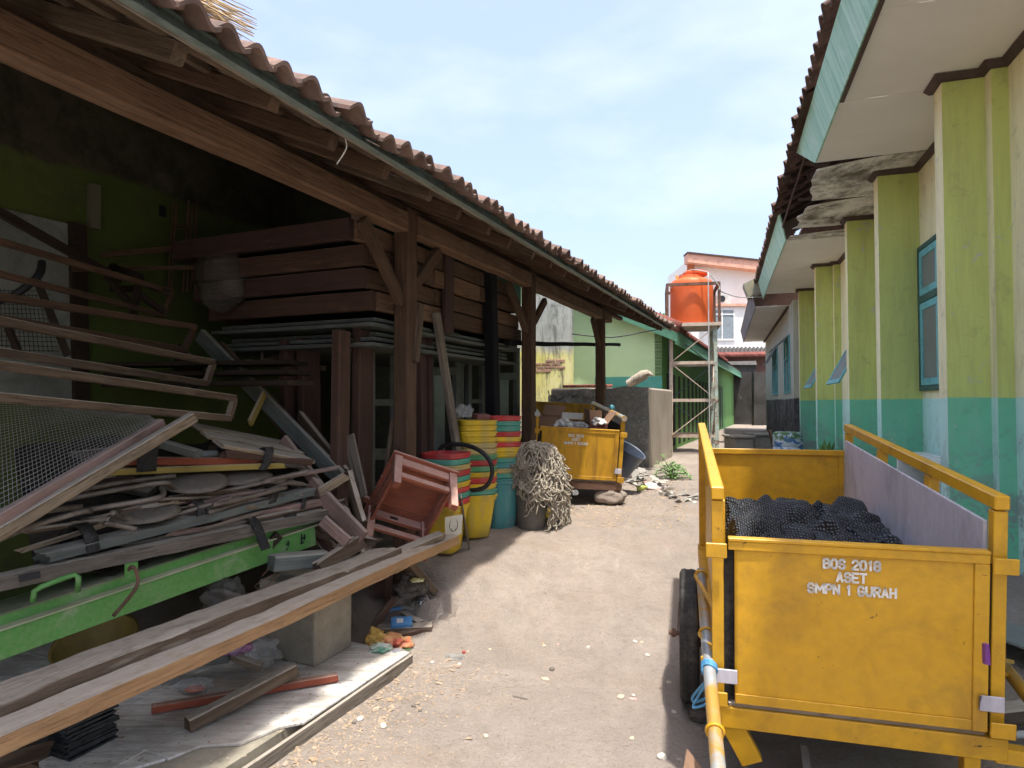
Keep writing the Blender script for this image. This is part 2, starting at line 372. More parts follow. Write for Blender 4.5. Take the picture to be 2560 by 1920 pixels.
# white tiled porch floor under the junk, broken along its front
def m_tile():
    t = NT('white floor tile'); v = t.coord('World'); g = t.coord('World', (2.2, 14, 1), (0, 0, -TS + .15))
    f, _ = t.noise(v, 2.2, 8, .65, .4, .42, .62); s_, _ = t.noise(g, 1.6, 9, .72, .6, .44, .62)
    col = t.mix(f, '#e6e3dc', '#c9c2b6'); col = t.mix(t.math('MULTIPLY', s_, .6), col, '#85796b')
    k, kf = t.noise(v, 60, 6, .75, 0, .62, .72); col = t.mix(t.math('MULTIPLY', k, .7), col, '#6a5e50')
    d, _ = t.noise(v, .9, 6, .6, .4, .46, .66); col = t.mix(t.math('MULTIPLY', d, .4), col, '#8d8070')
    return t.fin(col, .5, kf, .15, .004, 0, .4)
M_tile = m_tile(); ZT = .075
fl = MB(); 
fl.box(-4.5, .19, -.40, 3.4, -.15, ZT - .014, MS); pf = fl.obj('porch_floor', M_conc, None, Matrix.Translation(OS)); tag(pf, 'low concrete porch floor with white tiles beneath the junk', None, None, 'structure')
ts = .438
for i in range(-8, 1):
    for j in range(-1, 5):
        t1 = .207 + i * ts; t0 = t1 - ts; n1 = .455 - (j + 1) * ts + .0; n0 = n1 - ts
        n1 = .455 - j * ts - ts * .0 - ts; n1 = .455 - (j + 1) * ts + (ts if False else 0)
        a0, a1, b0, b1 = t0 + .002, t1 - .002, -n1 + .002, -n1 + ts - .002
        if j == -1: b0, b1 = -.455 - 0.0, -.455 + .001; continue
        b0 = -.455 + j * ts + .002; b1 = b0 + ts - .004
        tm = MB()
        if j == 0 and i in (-2, -3):                     # broken front tiles
            cut = [(a0, b0 + .30), (a0 + .12, b0 + .26), (a0 + .2, b0 + .12), (a1 - .07, b0 + .07), (a1, b0 + .01), (a1, b1), (a0, b1)] if i == -2 else [(a0, b0 + .36), (a1 - .1, b0 + .37), (a1, b0 + .31), (a1, b1), (a0, b1)]
            tm.prism([(x, y, ZT - .012) for x, y in cut], (0, 0, .012))
        else: tm.box(a0, a1, b0, b1, ZT - .012, ZT)
        tm.obj('tile', M_tile, pf, Matrix.Translation(OS + V((0, 0, random.uniform(-.0015, .0015)))) @ MS, bev=.0015)
# grey timber edging along the porch
plank('edging_board', S(-3.6, .474, .026), S(.19, .474, .026), .018, .085, W_grey, parent=pf, wear=.5)
# rough concrete ledge of the higher shed floor
def rough_block(name, pts_t, n0, n1, z0, z1, mat, parent=None, amp=.03):
    m = MB(); t0, t1 = pts_t; nu, nv = 40, 14
    def top(a, b):
        t = t0 + (t1 - t0) * a; n = n1 + (n0 - n1) * b; p = S(t, n)
        e = min(a * (t1 - t0), (1 - a) * (t1 - t0), 9) ; f = (n0 - n) if n0 > n else 0
        d = sstep(0, .12, min(a * (t1 - t0), n0 - n + .0))
        q = S(t - (.06 * fbm(n * 3, 1) if a == 0 else 0), n + .05 * fbm(t * 2.5, 4), 0)
        return V((q.x, q.y, z0 + (z1 - z0) * d + amp * .5 * fbm(p.x * 5, p.y * 5)))
    m.sheet(top, nu, nv); return m.obj(name, mat, parent, smooth=True)
sl = MB(); sl.box(.82, 8.0, -.02, 3.6, -.1, .355, MS)
slab = tag(sl.obj('shed_slab', M_concg, None, Matrix.Translation(OS), bev=.02), 'grey concrete slab forming the raised floor of the shed', None, None, 'structure')
lump = MB()
def lp(a, b):
    th = a * math.pi * 2; r = b
    x = .22 * math.cos(th) * r; y = .13 * math.sin(th) * r
    k = 1 + .25 * fbm(math.cos(th) * 1.5, math.sin(th) * 1.5, 2)
    return V((x * k, y * k, .17 * (1 - r ** 3.2) + .035 * fbm(x * 11, y * 11)))
lump.sheet(lp, 44, 16)
tag(lump.obj('broken_concrete_lump', M_ground, None, Matrix.Translation(S(.78, .30, .06)) @ Matrix.Rotation(-TS + .4, 4, 'Z'), smooth=True), 'rough broken grey concrete lump at the edge of the raised floor', 'concrete lump')

# concrete pedestal in front
pm = MB(); pm.box(-.16, .16, -.2, .2, 0, .43)
ped = pm.obj('concrete_pedestal', M_conc, None, Matrix.Translation(S(-.02, -.1, ZT)) @ MS, bev=.012, segs=2)
tag(ped, 'stained square concrete pedestal under the long thick planks', 'pedestal')

# ------------------------------------------------------------------ open timber shed
def m_clay(name, c1, c2, moss):
    t = NT(name); v = t.coord('World'); f, _ = t.noise(v, 6, 8, .65, .3, .3, .7); col = t.mix(f, c1, c2)
    g, gf = t.noise(v, 26, 9, .75, .3, .42, .62); col = t.mix(t.math('MULTIPLY', g, .8), col, moss); col = t.rnd(col, .25)
    return t.fin(col, .92, gf, .4, .01, 0, .15)
M_clay = m_clay('clay roof tile', '#7a5f53', '#8a6e60', '#665c55')
M_clayd = m_clay('clay roof tile dark', '#63483d', '#75594c', '#3f3731')
M_zinc = mpaint('green zinc strip', '#74857f', '#64756f', dirt='#2f3c38', da=.5, ds=6, rough=.5, bump=.4, bsc=40, stretch=(1, 3, 3), metal=.3)
M_palebatten = mwood('pale batten', '#a9a090', '#8a8172')
shed = thing('open_shed', 'open timber shed with brown posts, long beam and clay tile roof', 'shed', S(0, 0, 0))
RT = .438
def rz(n): return 2.88 - RT * n
posts = [.848, 3.165, 5.91]
for t in posts:
    plank('post', S(t, 0, .34), S(t, 0, 2.845), .12, .125, W_brown, parent=shed, up=DS, wear=.25)
for a, b in ((-3.2, .785), (.915, 3.1), (3.23, 5.845), (5.975, 6.35)):
    plank('main_beam', S(a, 0, 2.75), S(b, 0, 2.75), .115, .145, W_beam, parent=shed, wear=.35)
plank('wall_plate', S(-3.2, -.02, 2.845), S(7.2, -.02, 2.845), .07, .055, W_brown, parent=shed)
for (u0, v0, u1, v1, wd) in ((905, 548, 1003, 757, .085), (1096, 630, 1030, 722, .075), (1272, 712, 1316, 828, .08), (1362, 752, 1335, 805, .07), (1481, 797, 1503, 890, .07)):
    p0 = onS(u0, v0, 0); p1 = onS(u1, v1, 0)
    plank('brace', p0, p1, .05, wd, W_brown, parent=shed, up=NS, roll=90, wear=.3)
nr = 0; rt = -3.05
while rt < 7.3:
    e = random.uniform(-.02, .03)
    plank('rafter', S(rt, .665 + e, rz(.665) + .035), S(rt, -2.5, rz(-2.5) + .035), .05, .07, W_brown if nr % 4 else W_old, parent=shed, wear=.3); rt += .385; nr += 1
k = 0; nn = .62
while nn > -2.5:
    plank('batten', S(-3.3, nn, rz(nn) + .085), S(7.3, nn, rz(nn) + .085), .03, .025, W_old, parent=shed, wear=.1); nn -= .245; k += 1
plank('eave_batten', S(-3.3, .705, rz(.705) + .085), S(7.3, .705, rz(.705) + .085), .02, .03, M_palebatten, parent=shed, wear=.1)
fm = MB(); L_ = 10.65
M0 = Matrix.Translation(S(-3.3, .735, rz(.735) + .098)) @ MS @ Matrix.Rotation(rad(-24), 4, 'X')
fm.box(0, L_, -.006, .004, -.03, .025); fm.box(0, L_, -.02, .004, .026, .032); fm.box(0, L_, -.018, .004, -.036, -.03)
for i in range(int(L_ / .05)): fm.box(i * .05, i * .05 + .022, -.009, -.006, -.02, .018, None)
fm.obj('fascia_strip', M_zinc, shed, M0)
# clay pantiles: local x down the slope, y along the eave
def tile_mesh(nm, l=.33, wd=.215, seed=0, am=.034):
    m = MB(); prof = []
    for i in range(13):
        a = i / 12.; y = (a - .5) * wd * 1.08
        z = am * (math.cos((a - .34) * 2 * math.pi * .95)) if a < .84 else am * math.cos((.84 - .34) * 2 * math.pi * .95) + (a - .84) * .08
        prof.append((y, z))
    vs = []
    for x, th in ((0, 0), (l, 0)):
        for y, z in prof: vs.append((x, y, z))
    for x in (0, l):
        for y, z in prof: vs.append((x, y, z - .016))
    n = 13; fs = []
    for i in range(n - 1):
        fs += [(i, i + 1, n + i + 1, n + i), (2 * n + i, 3 * n + i, 3 * n + i + 1, 2 * n + i + 1), (n + i, n + i + 1, 3 * n + i + 1, 3 * n + i), (i, 2 * n + i, 2 * n + i + 1, i + 1)]
    fs += [(0, n, 3 * n, 2 * n), (n - 1, 3 * n - 1, 4 * n - 1, 2 * n - 1)]
    m.add(vs, fs); return m.mesh(nm, None, 40)
TM = tile_mesh('roof_tile', .33, .135, 0, .024); TM.materials.append(M_clay)
sl_ang = math.atan(RT)
def lay_tiles(parent, org, Mrot, row_n, t0, t1, pitch, me, jit=.012, skip=()):
    t = t0; i = 0
    while t < t1:
        if i not in skip:
            J = Matrix.Translation(V((random.uniform(-jit, jit) * 1.6, random.uniform(-jit, jit) * .5, random.uniform(-.004, .012)))) @ Euler((random.uniform(-.05, .05), random.uniform(-.04, .04), random.uniform(-.04, .04))).to_matrix().to_4x4()
            link('roof_tile', me, None, parent, org(t, row_n) @ Mrot @ J)
        t += pitch; i += 1
def shed_org(t, n): return Matrix.Translation(S(t, n, rz(n) + .145))
Msl = Matrix(((NS.x, DS.x, 0, 0), (NS.y, DS.y, 0, 0), (0, 0, 1, 0), (0, 0, 0, 1))); 
Msl = Matrix(((NS.x, DS.x * 1, 0, 0), (NS.y, DS.y * 1, 0, 0), (0, 0, 1, 0), (0, 0, 0, 1))) @ Matrix.Rotation(sl_ang - .06, 4, 'Y')
for r in range(3): lay_tiles(shed, shed_org, Msl, .53 - .26 * r, -3.2 + .04 * r, 7.35, .125, TM, .018)
# the rest of the roof up to the ridge as one corrugated field of tiles
rm = MB()
def rf(a, b):
    t = -3.3 + 10.65 * a; n = .06 - 3.46 * b; st = (b * 12) % 1
    return S(t, n, rz(n) + .105 + .034 * math.cos((t + 3.2) / .125 * 2 * math.pi) + .02 * (1 - st))
rm.sheet(rf, 600, 12)
tag(rm.obj('roof_field', M_clay, shed, smooth=True, sol=.012), None, None, None, 'stuff')
# back slope closes the roof
bk = MB(); bk.add([S(-3.3, -3.4, rz(-3.4) + .15), S(7.35, -3.4, rz(-3.4) + .15), S(7.35, -5, 3.55), S(-3.3, -5, 3.55)], [(0, 1, 2, 3)])
bk.obj('roof_back', M_clayd, shed, sol=.03)
# hanging wire at the eave
wire('hanging_wire', [S(-.55, .76, 2.66), P(868, 330, 2.75), P(866, 370, 2.75), P(842, 410, 2.75)], .003, mpaint('white cord', '#d8d4c8', rough=.5), shed)
# dry palm ribs lying on the roof
pr = MB()
for i in range(75):
    a = random.random(); b = random.random()
    q0 = P(380 + 40 * a, -60 + 55 * b, 2.35 + .3 * random.random()); q1 = P(540 + 105 * random.random(), 20 + 60 * b + 55 * random.random() * b, 2.35 + .35 * random.random())
    mid = (q0 + q1) / 2 + V((0, 0, random.uniform(0, .03)))
    pr.tube([q0, mid, q1], [.004, .003, .0015], 4)
tag(pr.obj('dry_palm_frond', mpaint('dry straw', '#b79a6a', '#8a6f48', rough=.9, rnd=.0)), 'bundle of dry straw-coloured palm ribs lying on the tiled roof', 'palm frond', None)

# green painted wall at the back of the shed
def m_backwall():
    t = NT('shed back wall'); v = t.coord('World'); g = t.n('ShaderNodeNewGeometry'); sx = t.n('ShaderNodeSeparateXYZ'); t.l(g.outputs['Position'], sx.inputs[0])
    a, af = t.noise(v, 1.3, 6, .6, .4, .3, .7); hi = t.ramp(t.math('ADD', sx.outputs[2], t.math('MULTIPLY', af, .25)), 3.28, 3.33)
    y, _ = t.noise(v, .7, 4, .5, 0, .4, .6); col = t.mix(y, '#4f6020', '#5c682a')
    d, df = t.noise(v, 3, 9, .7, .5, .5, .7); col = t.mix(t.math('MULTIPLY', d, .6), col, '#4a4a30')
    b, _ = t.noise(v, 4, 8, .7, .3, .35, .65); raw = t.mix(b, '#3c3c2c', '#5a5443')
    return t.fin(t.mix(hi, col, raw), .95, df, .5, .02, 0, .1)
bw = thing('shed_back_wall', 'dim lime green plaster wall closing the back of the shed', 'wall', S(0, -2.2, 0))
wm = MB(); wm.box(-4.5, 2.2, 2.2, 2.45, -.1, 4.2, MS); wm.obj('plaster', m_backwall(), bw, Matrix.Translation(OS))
em = MB(); em.box(-4.6, -4.5, -.6, 2.45, -.1, 4.0, MS); 
M_dkwall = mpaint('dark backing', '#4a4c38', '#3b3d2e', dirt='#2a2a22', da=.6, rough=.95)
em.box(4.3, 4.4, .65, 3.4, -.1, 2.55, MS); em.box(2.2, 4.4, 3.2, 3.4, -.1, 4.2, MS)  # dark partition added to keep the depth behind the standing panels dark
em.obj('darkening_partition', M_dkwall, bw, Matrix.Translation(OS))
# bricked-up grey doorway with a brown jamb
def qn(us, n): return [onS(u, v, n) for u, v in us]
dm = MB(); dm.prism(qn([(-60, 506), (164, 560), (176, 1000), (-60, 1000)], -2.2), NS * .02)
dm.obj('grey_panel', mpaint('old whitewash', '#8f958c', '#787f76', dirt='#4e5148', da=.6, ds=2, rough=.95), bw)
dm = MB(); dm.prism(qn([(164, 556), (204, 566), (212, 1010), (176, 1010)], -2.2), NS * .06); dm.obj('door_jamb', W_dark, bw)
dm = MB(); dm.prism(qn([(397, 513), (413, 517), (413, 544), (397, 540)], -2.2), NS * .012); dm.obj('vent_opening', M_black, bw)
dm = MB(); dm.prism(qn([(217, 460), (242, 466), (240, 575), (215, 570)], -2.2), NS * .05); dm.obj('wall_pillar', mpaint('grey plaster strip', '#6a6d55', rough=.95), bw)

# ------------------------------------------------------------------ school building on the right
def m_band(name, up, lowc, zb=1.56, da=.35, warm=None):
    t = NT(name); v = t.coord('World'); g = t.n('ShaderNodeNewGeometry'); sx = t.n('ShaderNodeSeparateXYZ'); t.l(g.outputs['Position'], sx.inputs[0])
    e, ef = t.noise(v, 3, 4, .5); k = t.ramp(t.math('ADD', sx.outputs[2], t.math('MULTIPLY', ef, .05)), zb, zb + .004)
    f, _ = t.noise(v, .9, 7, .6, .3, .35, .68); u_ = t.mix(t.math('MULTIPLY', f, .5), up[0], up[1]); l_ = t.mix(t.math('MULTIPLY', f, .8), lowc[0], lowc[1])
    vs = t.coord('World', (5, 5, .5)); s_, _ = t.noise(vs, 1.5, 8, .75, .3, .46, .7)
    d, df = t.noise(v, 7, 9, .72, .4, .56, .76)
    u_ = t.mix(t.math('MULTIPLY', s_, .32), u_, '#8a855c'); l_ = t.mix(t.math('MULTIPLY', s_, .3), l_, '#9fc8b8')
    col = t.mix(k, l_, u_); col = t.mix(t.math('MULTIPLY', d, da), col, '#6d6a55')
    p, _ = t.noise(v, 3.4, 10, .8, .5, .615, .64); col = t.mix(t.math('MULTIPLY', p, .8), col, '#b6bdb2')
    low = t.ramp(sx.outputs[2], 1.35, .55); q, _ = t.noise(v, 3.6, 10, .75, .6, .5, .55); col = t.mix(t.math('MULTIPLY', t.math('MULTIPLY', low, q), .85), col, '#8b938f')
    return t.fin(col, .88, df, .3, .01, 0, .2)
M_wall = m_band('school wall cream and aqua', ('#f2ebb2', '#e8e09a'), ('#b0ead8', '#c8f0e4'))
M_fin = m_band('school fin olive and green', ('#cad963', '#bccb58'), ('#66cf9f', '#59bd90'))
M_trim = mpaint('brown cornice', '#54423c', '#463631', rough=.7)
def m_soffit(name, stain=.0):
    t = NT(name); v = t.coord('World'); f, _ = t.noise(v, .8, 5, .6, 0, .35, .7); col = t.mix(f, '#e8e5df', '#dcd8d1')
    w_ = t.coord('World', (1.6, 1.1, 1), (0, 0, -TB)); s_, sf = t.noise(w_, 1.5, 10, .75, .15, .62 - stain * .2, .74 - stain * .12)
    col = t.mix(t.math('MULTIPLY', s_, .45 + stain * .5), col, '#6b6353'); k, kf = t.noise(v, 50, 5, .7, 0, .62, .8); col = t.mix(t.math('MULTIPLY', k, .3), col, '#8d8677')
    if stain:
        e, _ = t.noise(v, 2.3, 9, .72, .6, .5, .6); col = t.mix(t.math('MULTIPLY', t.math('MULTIPLY', e, s_), .8), col, '#3d372e')
    return t.fin(col, .9, kf, .12, .004, 0, .15)
M_soff = m_soffit('soffit board'); M_soffs = m_soffit('soffit board stained', 1.)
def m_fascia():
    t = NT('green fascia'); v = t.coord('Object', (11, 1, .55)); f, ff = t.noise(v, 1.4, 8, .65, .3, .38, .62); col = t.mix(f, '#abdcbc', '#7dbd98')
    g, _ = t.noise(v, 3.2, 8, .7, .2, .55, .75); col = t.mix(t.math('MULTIPLY', g, .5), col, '#5a9a76')
    w_ = t.coord('Object', (2, 2, 2)); k, _ = t.noise(w_, 1.5, 7, .6, .4, .5, .7); col = t.mix(t.math('MULTIPLY', k, .4), col, '#bfe0cf')
    return t.fin(col, .6, ff, .1, .004, 0, .3)
M_fascia = m_fascia()
sch = thing('school_building', 'long school building with cream and green banded wall, fins and pale soffit', 'building', B(6, 2.1, 0))
T0, T1, PW, PF, PP, ZS = 1.2, 16.15, 2.06, .97, 1.662, 4.08
wm = MB(); wm.box(T0, T1, -PW - .25, -PW, -.2, ZS, MBt); wm.obj('wall', M_wall, sch)
def fin(t0, t1, p0, p1):
    a = MB(); a.add([B(t0, p0, -.2), B(t0, p1, -.2), B(t0, p1, ZS), B(t0, p0, ZS)], [(0, 1, 2, 3)], 1)      # face towards the street: olive and green
    a.add([B(t1, p0, -.2), B(t1, p1, -.2), B(t1, p1, ZS), B(t1, p0, ZS)], [(0, 1, 2, 3)], 1)
    a.add([B(t0, p0, -.2), B(t1, p0, -.2), B(t1, p0, ZS), B(t0, p0, ZS)], [(0, 1, 2, 3)], 0)                  # narrow face towards the alley: cream and aqua
    a.obj('fin', [M_wall, M_fin], sch)
fins = [(5.81, 6.01, 1), (8.02, 8.22, 0), (9.90, 10.08, 0), (13.1, 13.3, 1), (15.85, 16.05, 0)]
for t0, t1, st in fins:
    fin(t0, t1, PP, PW + .01 if not st else 1.95)
    if st: fin(t0 - .125, t1, 1.95, PW + .01)
# brown cornice along wall and around the fins
cor = MB()
pth = [(T0, PW)]
for t0, t1, st in fins:
    if st: pth += [(t0 - .125, PW), (t0 - .125, 1.95), (t0, 1.95), (t0, PP), (t1, PP), (t1, PW)]
    else: pth += [(t0, PW), (t0, PP), (t1, PP), (t1, PW)]
pth.append((T1, PW))
prof = [(0, ZS - .055), (.028, ZS - .05), (.06, ZS - .004), (0, ZS - .004)]
def offs(i, d):
    def nrm(a, b): e = V((b[0] - a[0], b[1] - a[1])); e.normalize(); return V((e.y, -e.x))
    p = V(pth[i]); ns = []
    if i > 0: ns.append(nrm(pth[i - 1], pth[i]))
    if i < len(pth) - 1: ns.append(nrm(pth[i], pth[i + 1]))
    s = sum(ns, V((0, 0)))
    if len(ns) == 2: s = s / max(.3, 1 + ns[0].dot(ns[1]))
    return p + s * d
vs = []; 
for i in range(len(pth)):
    for d, z in prof: q = offs(i, d); vs.append(B(q.x, q.y, z))
fs = [(i * 4 + k, i * 4 + (k + 1) % 4, i * 4 + 4 + (k + 1) % 4, i * 4 + 4 + k) for i in range(len(pth) - 1) for k in range(4)]
cor.add(vs, fs); cor.obj('cornice', M_trim, sch)
# soffit boards, the middle ones sagging and rotten
ed = [1.2, 1.95, 3.32, 4.69, 6.05, 7.49, 8.95, 10.32, 11.0, 12.4, 13.8, 15.2, 16.4]
for i in range(len(ed) - 1):
    a, b = ed[i] + .004, ed[i + 1] - .004; bad = 5 <= i <= 7; m = MB()
    def pt(s_, r, a=a, b=b, i=i):
        t = a + (b - a) * s_; p0 = PF - .0; z = ZS; e = 0
        if i == 5: e = .05 * fbm(t * 3, 7) + .12 * sstep(.25, 1, s_); z -= .10 * (1 - r) ** 2 * sstep(1, .0, s_) * .9
        if i == 6: e = .06 + .10 * fbm(t * 3.4, 2) ; z -= .07 * (1 - r) ** 2 * (1 - s_)
        if i == 7: e = .03; z -= .09 * (1 - s_) ** 2 * (.35 + .65 * (1 - r)) + .012
        if i == 4: z -= .015 * (1 - r) * s_
        p = p0 + max(0, e) + (PW + .02 - p0 - max(0, e)) * r
        return B(t, p, z + .006)
    m.sheet(pt, 10 if bad else 4, 8 if bad else 3)
    m.obj('soffit_board', M_soffs if i in (5, 6, 7) else M_soff, sch, sol=.008)
# fascia boards
def fascia(t0, t1, sl0=0, sl1=0, nm='fascia_board', par=None, mat=None, pb=PF, pt_=.86, zb=ZS, zt=4.42):
    par = par or sch; m = MB(); l = t1 - t0
    Mf = Matrix.Translation(B(t0, pb, zb - .02)) @ MBt @ Matrix.Rotation(-math.atan2(pb - pt_, zt - zb), 4, 'X'); h = math.hypot(zt - zb, pb - pt_) + .02
    q = [(0, 0), (l, 0), (l - sl1, h), (sl0, h)]
    m.prism([(x, 0, z) for x, z in q], (0, .018, 0)); return m.obj(nm, mat or M_fascia, par, Mf)
for a, b, s0, s1 in ((1.2, 4.4, 0, 0), (4.404, 7.45, 0, -.62), (10.9, 13.7, -.35, 0), (13.704, 17.0, 0, .4)): fascia(a, b, s0, s1)
sm = MB()
for a, b in ((1.2, 6.0),): sm.box(a, b, -PF - .03, -PF + .004, ZS - .028, ZS - .004, MBt)
sm.obj('soffit_edge_strip', M_trim, sch)
# roof: exposed rafters, battens and tiles
RA = .50
def srz(p): return 4.42 + (p - .82) * RA
t = 1.4
while t < 17:
    if 7.0 < t < 11.5: plank('rafter', B(t, .86, srz(.86) - .03), B(t + random.uniform(-.02, .02), 2.4, srz(2.4) - .03), .05, .07, W_dark, parent=sch)
    t += .47
for p in (.9, 1.12): plank('batten', B(7.2, p, srz(p) + .02), B(11.3, p, srz(p) + .02), .03, .02, W_old, parent=sch)
plank('loose_batten', B(7.6, .93, 4.37), B(10.7, .9, 4.22), .02, .035, W_brown, parent=sch, wear=.6)
for (t_, p_, dz) in ((8.2, 1.0, .1), (9.3, .98, .02), (8.9, 1.1, .12)): plank('splintered_lath', B(t_, p_, 4.2 + dz), B(t_ + .5, p_ + .25, 4.33 + dz), .015, .03, W_old, parent=sch, wear=.8, splint=.4)
m = MB(); m.add([B(6.6, .76, srz(.76) + .03), B(13, .76, srz(.76) + .03), B(13, 2.6, srz(2.6) + .045), B(6.6, 2.6, srz(2.6) + .045)], [(0, 1, 2, 3)]); m.obj('sky_block_sheet', W_brown, sch, sol=.006)  # sheet added under the tiles to block sky light in the eave gap
TMd = tile_mesh('roof_tile_dark'); TMd.materials.append(M_clayd)
def sch_org(t, p): return Matrix.Translation(B(t, p, srz(p) + .085 + (-.06 if 7.3 < t < 11.2 else 0) * sstep(7.3, 8, t) * sstep(11.2, 10.5, t)))
Msc = Matrix(((-NB.x, DB.x, 0, 0), (-NB.y, DB.y, 0, 0), (0, 0, 1, 0), (0, 0, 0, 1))) @ Matrix.Rotation(math.atan(RA) - .05, 4, 'Y')
def lay2(row_p, t0, t1, me):
    t = t0
    while t < t1:
        rag = .05 if 7.2 < t < 11.2 else .015
        J = Matrix.Translation(V((random.uniform(-rag, rag), 0, random.uniform(-.005, .01)))) @ Euler((random.uniform(-.05, .05), random.uniform(-.05, .05) * (1 + 2 * (rag > .02)), random.uniform(-.05, .05))).to_matrix().to_4x4()
        link('roof_tile', me, None, sch, sch_org(t, row_p) @ Msc @ J); t += .2
lay2(1.06, 1.3, 17.0, TMd); lay2(1.32, 1.3, 17.0, TMd)
rm = MB()
def rf2(a, b):
    t = 1.2 + 15.9 * a; p = 1.45 + 4.2 * b
    return B(t, p, srz(p) + .07 + .045 * math.cos((t - 1.3) / .2 * 2 * math.pi) * (1 if b < .9 else 0))
rm.sheet(rf2, 480, 6); tag(rm.obj('roof_field', M_clayd, sch, smooth=True), None, None, None, 'stuff')
rm = MB(); rm.add([B(1.2, 5.65, srz(5.65)), B(17.1, 5.65, srz(5.65)), B(17.1, 10, 4.3), B(1.2, 10, 4.3)], [(0, 1, 2, 3)]); rm.obj('roof_back', M_clayd, sch)
rm = MB(); rm.add([B(T1, PW, -.2), B(T1, 9.5, -.2), B(T1, 9.5, 4.4), B(T1, 5.6, 6.75), B(T1, PW, 4.9)], [(0, 1, 2, 3, 4)]); rm.obj('end_wall', M_wall, sch)
rm = MB(); rm.add([B(T0, PF, ZS), B(T0, PW, ZS), B(T0, 5.6, 6.75), B(T0, PF - .05, 4.45)], [(0, 1, 2, 3)]); rm.obj('gable_board', M_soff, sch)
# windows
M_sash = mpaint('turquoise sash paint', '#63c4c6', '#52b2b4', dirt='#2f5f5c', da=.4, ds=6, rough=.55)
M_frame = mpaint('dark green frame paint', '#25594c', '#1f4c42', dirt='#6f8f84', da=.3, ds=12, rough=.6)
def m_glass():
    t = NT('window glass'); v = t.coord('World'); f, _ = t.noise(v, 3, 6, .6, .3, .4, .7); col = t.mix(f, '#6d776c', '#7d877c')
    return t.fin(col, t.math('MULTIPLY_ADD', f, .25), None, 0, 0, 0, .5)
M_glass = m_glass()
def window(t0, t1, z0, z1, zm, p=PW, par=sch, opn=None, brown=False):
    w_ = MB(); d0, d1 = -p - .02, -p + .035
    w_.box(t0, t1, d0, d1, z0, z0 + .05, MBt); w_.box(t0, t1, d0, d1, z1 - .05, z1, MBt); w_.box(t0, t0 + .045, d0, d1, z0 + .05, z1 - .05, MBt); w_.box(t1 - .045, t1, d0, d1, z0 + .05, z1 - .05, MBt); w_.box(t0 + .045, t1 - .045, d0, d1, zm - .035, zm + .035, MBt)
    wo = w_.obj('window', M_frame, par, bev=.004)
    for (a, b, op) in ((z0 + .055, zm - .04, opn), (zm + .04, z1 - .055, None)):
        l = t1 - t0 - .1; h = b - a; fw = .075
        Mw = Matrix.Translation(B(t0 + .05, p, a if op != 'top' else b)) @ MBt @ (Matrix.Translation(V((0, -.0, 0))))
        s_ = MB(); s_.box(0, l, .0, .03, 0, fw); s_.box(0, l, .0, .03, h - fw, h); s_.box(0, fw, .0, .03, fw, h - fw); s_.box(l - fw, l, .0, .03, fw, h - fw)
        if op == 'bottom': Mw = Mw @ Matrix.Translation(V((0, 0, h))) @ Matrix.Rotation(rad(28), 4, 'X') @ Matrix.Translation(V((0, 0, -h)))
        sh = s_.obj('sash', M_sash if not (brown and op is None) else W_red, wo, Mw, bev=.004)
        g = MB(); g.box(fw - .004, l - fw + .004, .012, .018, fw - .004, h - fw + .004); g.obj('pane', M_glass, wo, Mw)
window(7.28, 8.0, 1.62, 3.18, 2.6)
window(10.5, 11.75, 1.62, 3.18, 2.6, opn='bottom', brown=True)
window(13.7, 14.9, 1.62, 3.18, 2.6, opn='bottom')

# older building section beyond it
old = thing('old_school_wing', 'older damp-stained building wing with grey open windows beyond the green wall', 'building', B(20, 1.6, 0))
def m_old():
    t = NT('old wing plaster'); v = t.coord('World'); g = t.n('ShaderNodeNewGeometry'); sx = t.n('ShaderNodeSeparateXYZ'); t.l(g.outputs['Position'], sx.inputs[0])
    vs = t.coord('World', (3, 3, .6)); s_, _ = t.noise(vs, 1.6, 8, .7, .4, .42, .7); f, ff = t.noise(v, 2, 8, .65, .4, .35, .65)
    u_ = t.mix(t.math('MULTIPLY', s_, .6), '#c3c4ae', '#8b9088'); l_ = t.mix(f, '#3c3a3c', '#75716e')
    k = t.ramp(t.math('ADD', sx.outputs[2], t.math('MULTIPLY', ff, .12)), 1.62, 1.66); w_, _ = t.noise(v, 3.4, 9, .72, .5, .62, .65); l_ = t.mix(w_, l_, '#a5a89c')
    return t.fin(t.mix(k, l_, u_), .92, ff, .3, .01, 0, .15)
P2, Z2, E2 = 1.56, 3.88, 26.4
wm = MB(); wm.box(T1 + .002, E2, -P2 - .3, -P2, -.1, Z2, MBt); wm.obj('wall', m_old(), old)
M_greyw = mpaint('grey fascia', '#8d8a86', '#6f6d6a', dirt='#4a4744', da=.6, ds=2, rough=.8)
so_ = MB(); so_.add([B(17.05, .79, Z2), B(E2 + .5, .79, Z2), B(E2 + .5, P2 + .02, Z2), B(17.05, P2 + .02, Z2)], [(0, 1, 2, 3)]); so_.obj('soffit_board', M_soff, old, sol=.01)
fascia(17.05, E2 + .5, 0, 0, 'fascia_board', old, M_greyw, .79, .70, Z2, Z2 + .42)
m = MB(); m.box(17.1, E2 + .5, -P2 - .0, -P2 + .05, Z2 - .06, Z2 - .01, MBt); m.obj('cornice', M_trim, old)
m = MB()
def rf3(a, b): t = 17.05 + (E2 - 16.5) * a; p = .68 + 3 * b; return B(t, p, Z2 + .42 + (p - .68) * .5 + .03 * math.cos(t / .2 * 6.283))
m.sheet(rf3, 280, 3); m.obj('roof_field', M_clayd, old, sol=.03); old.children[-1]['kind'] = 'stuff'
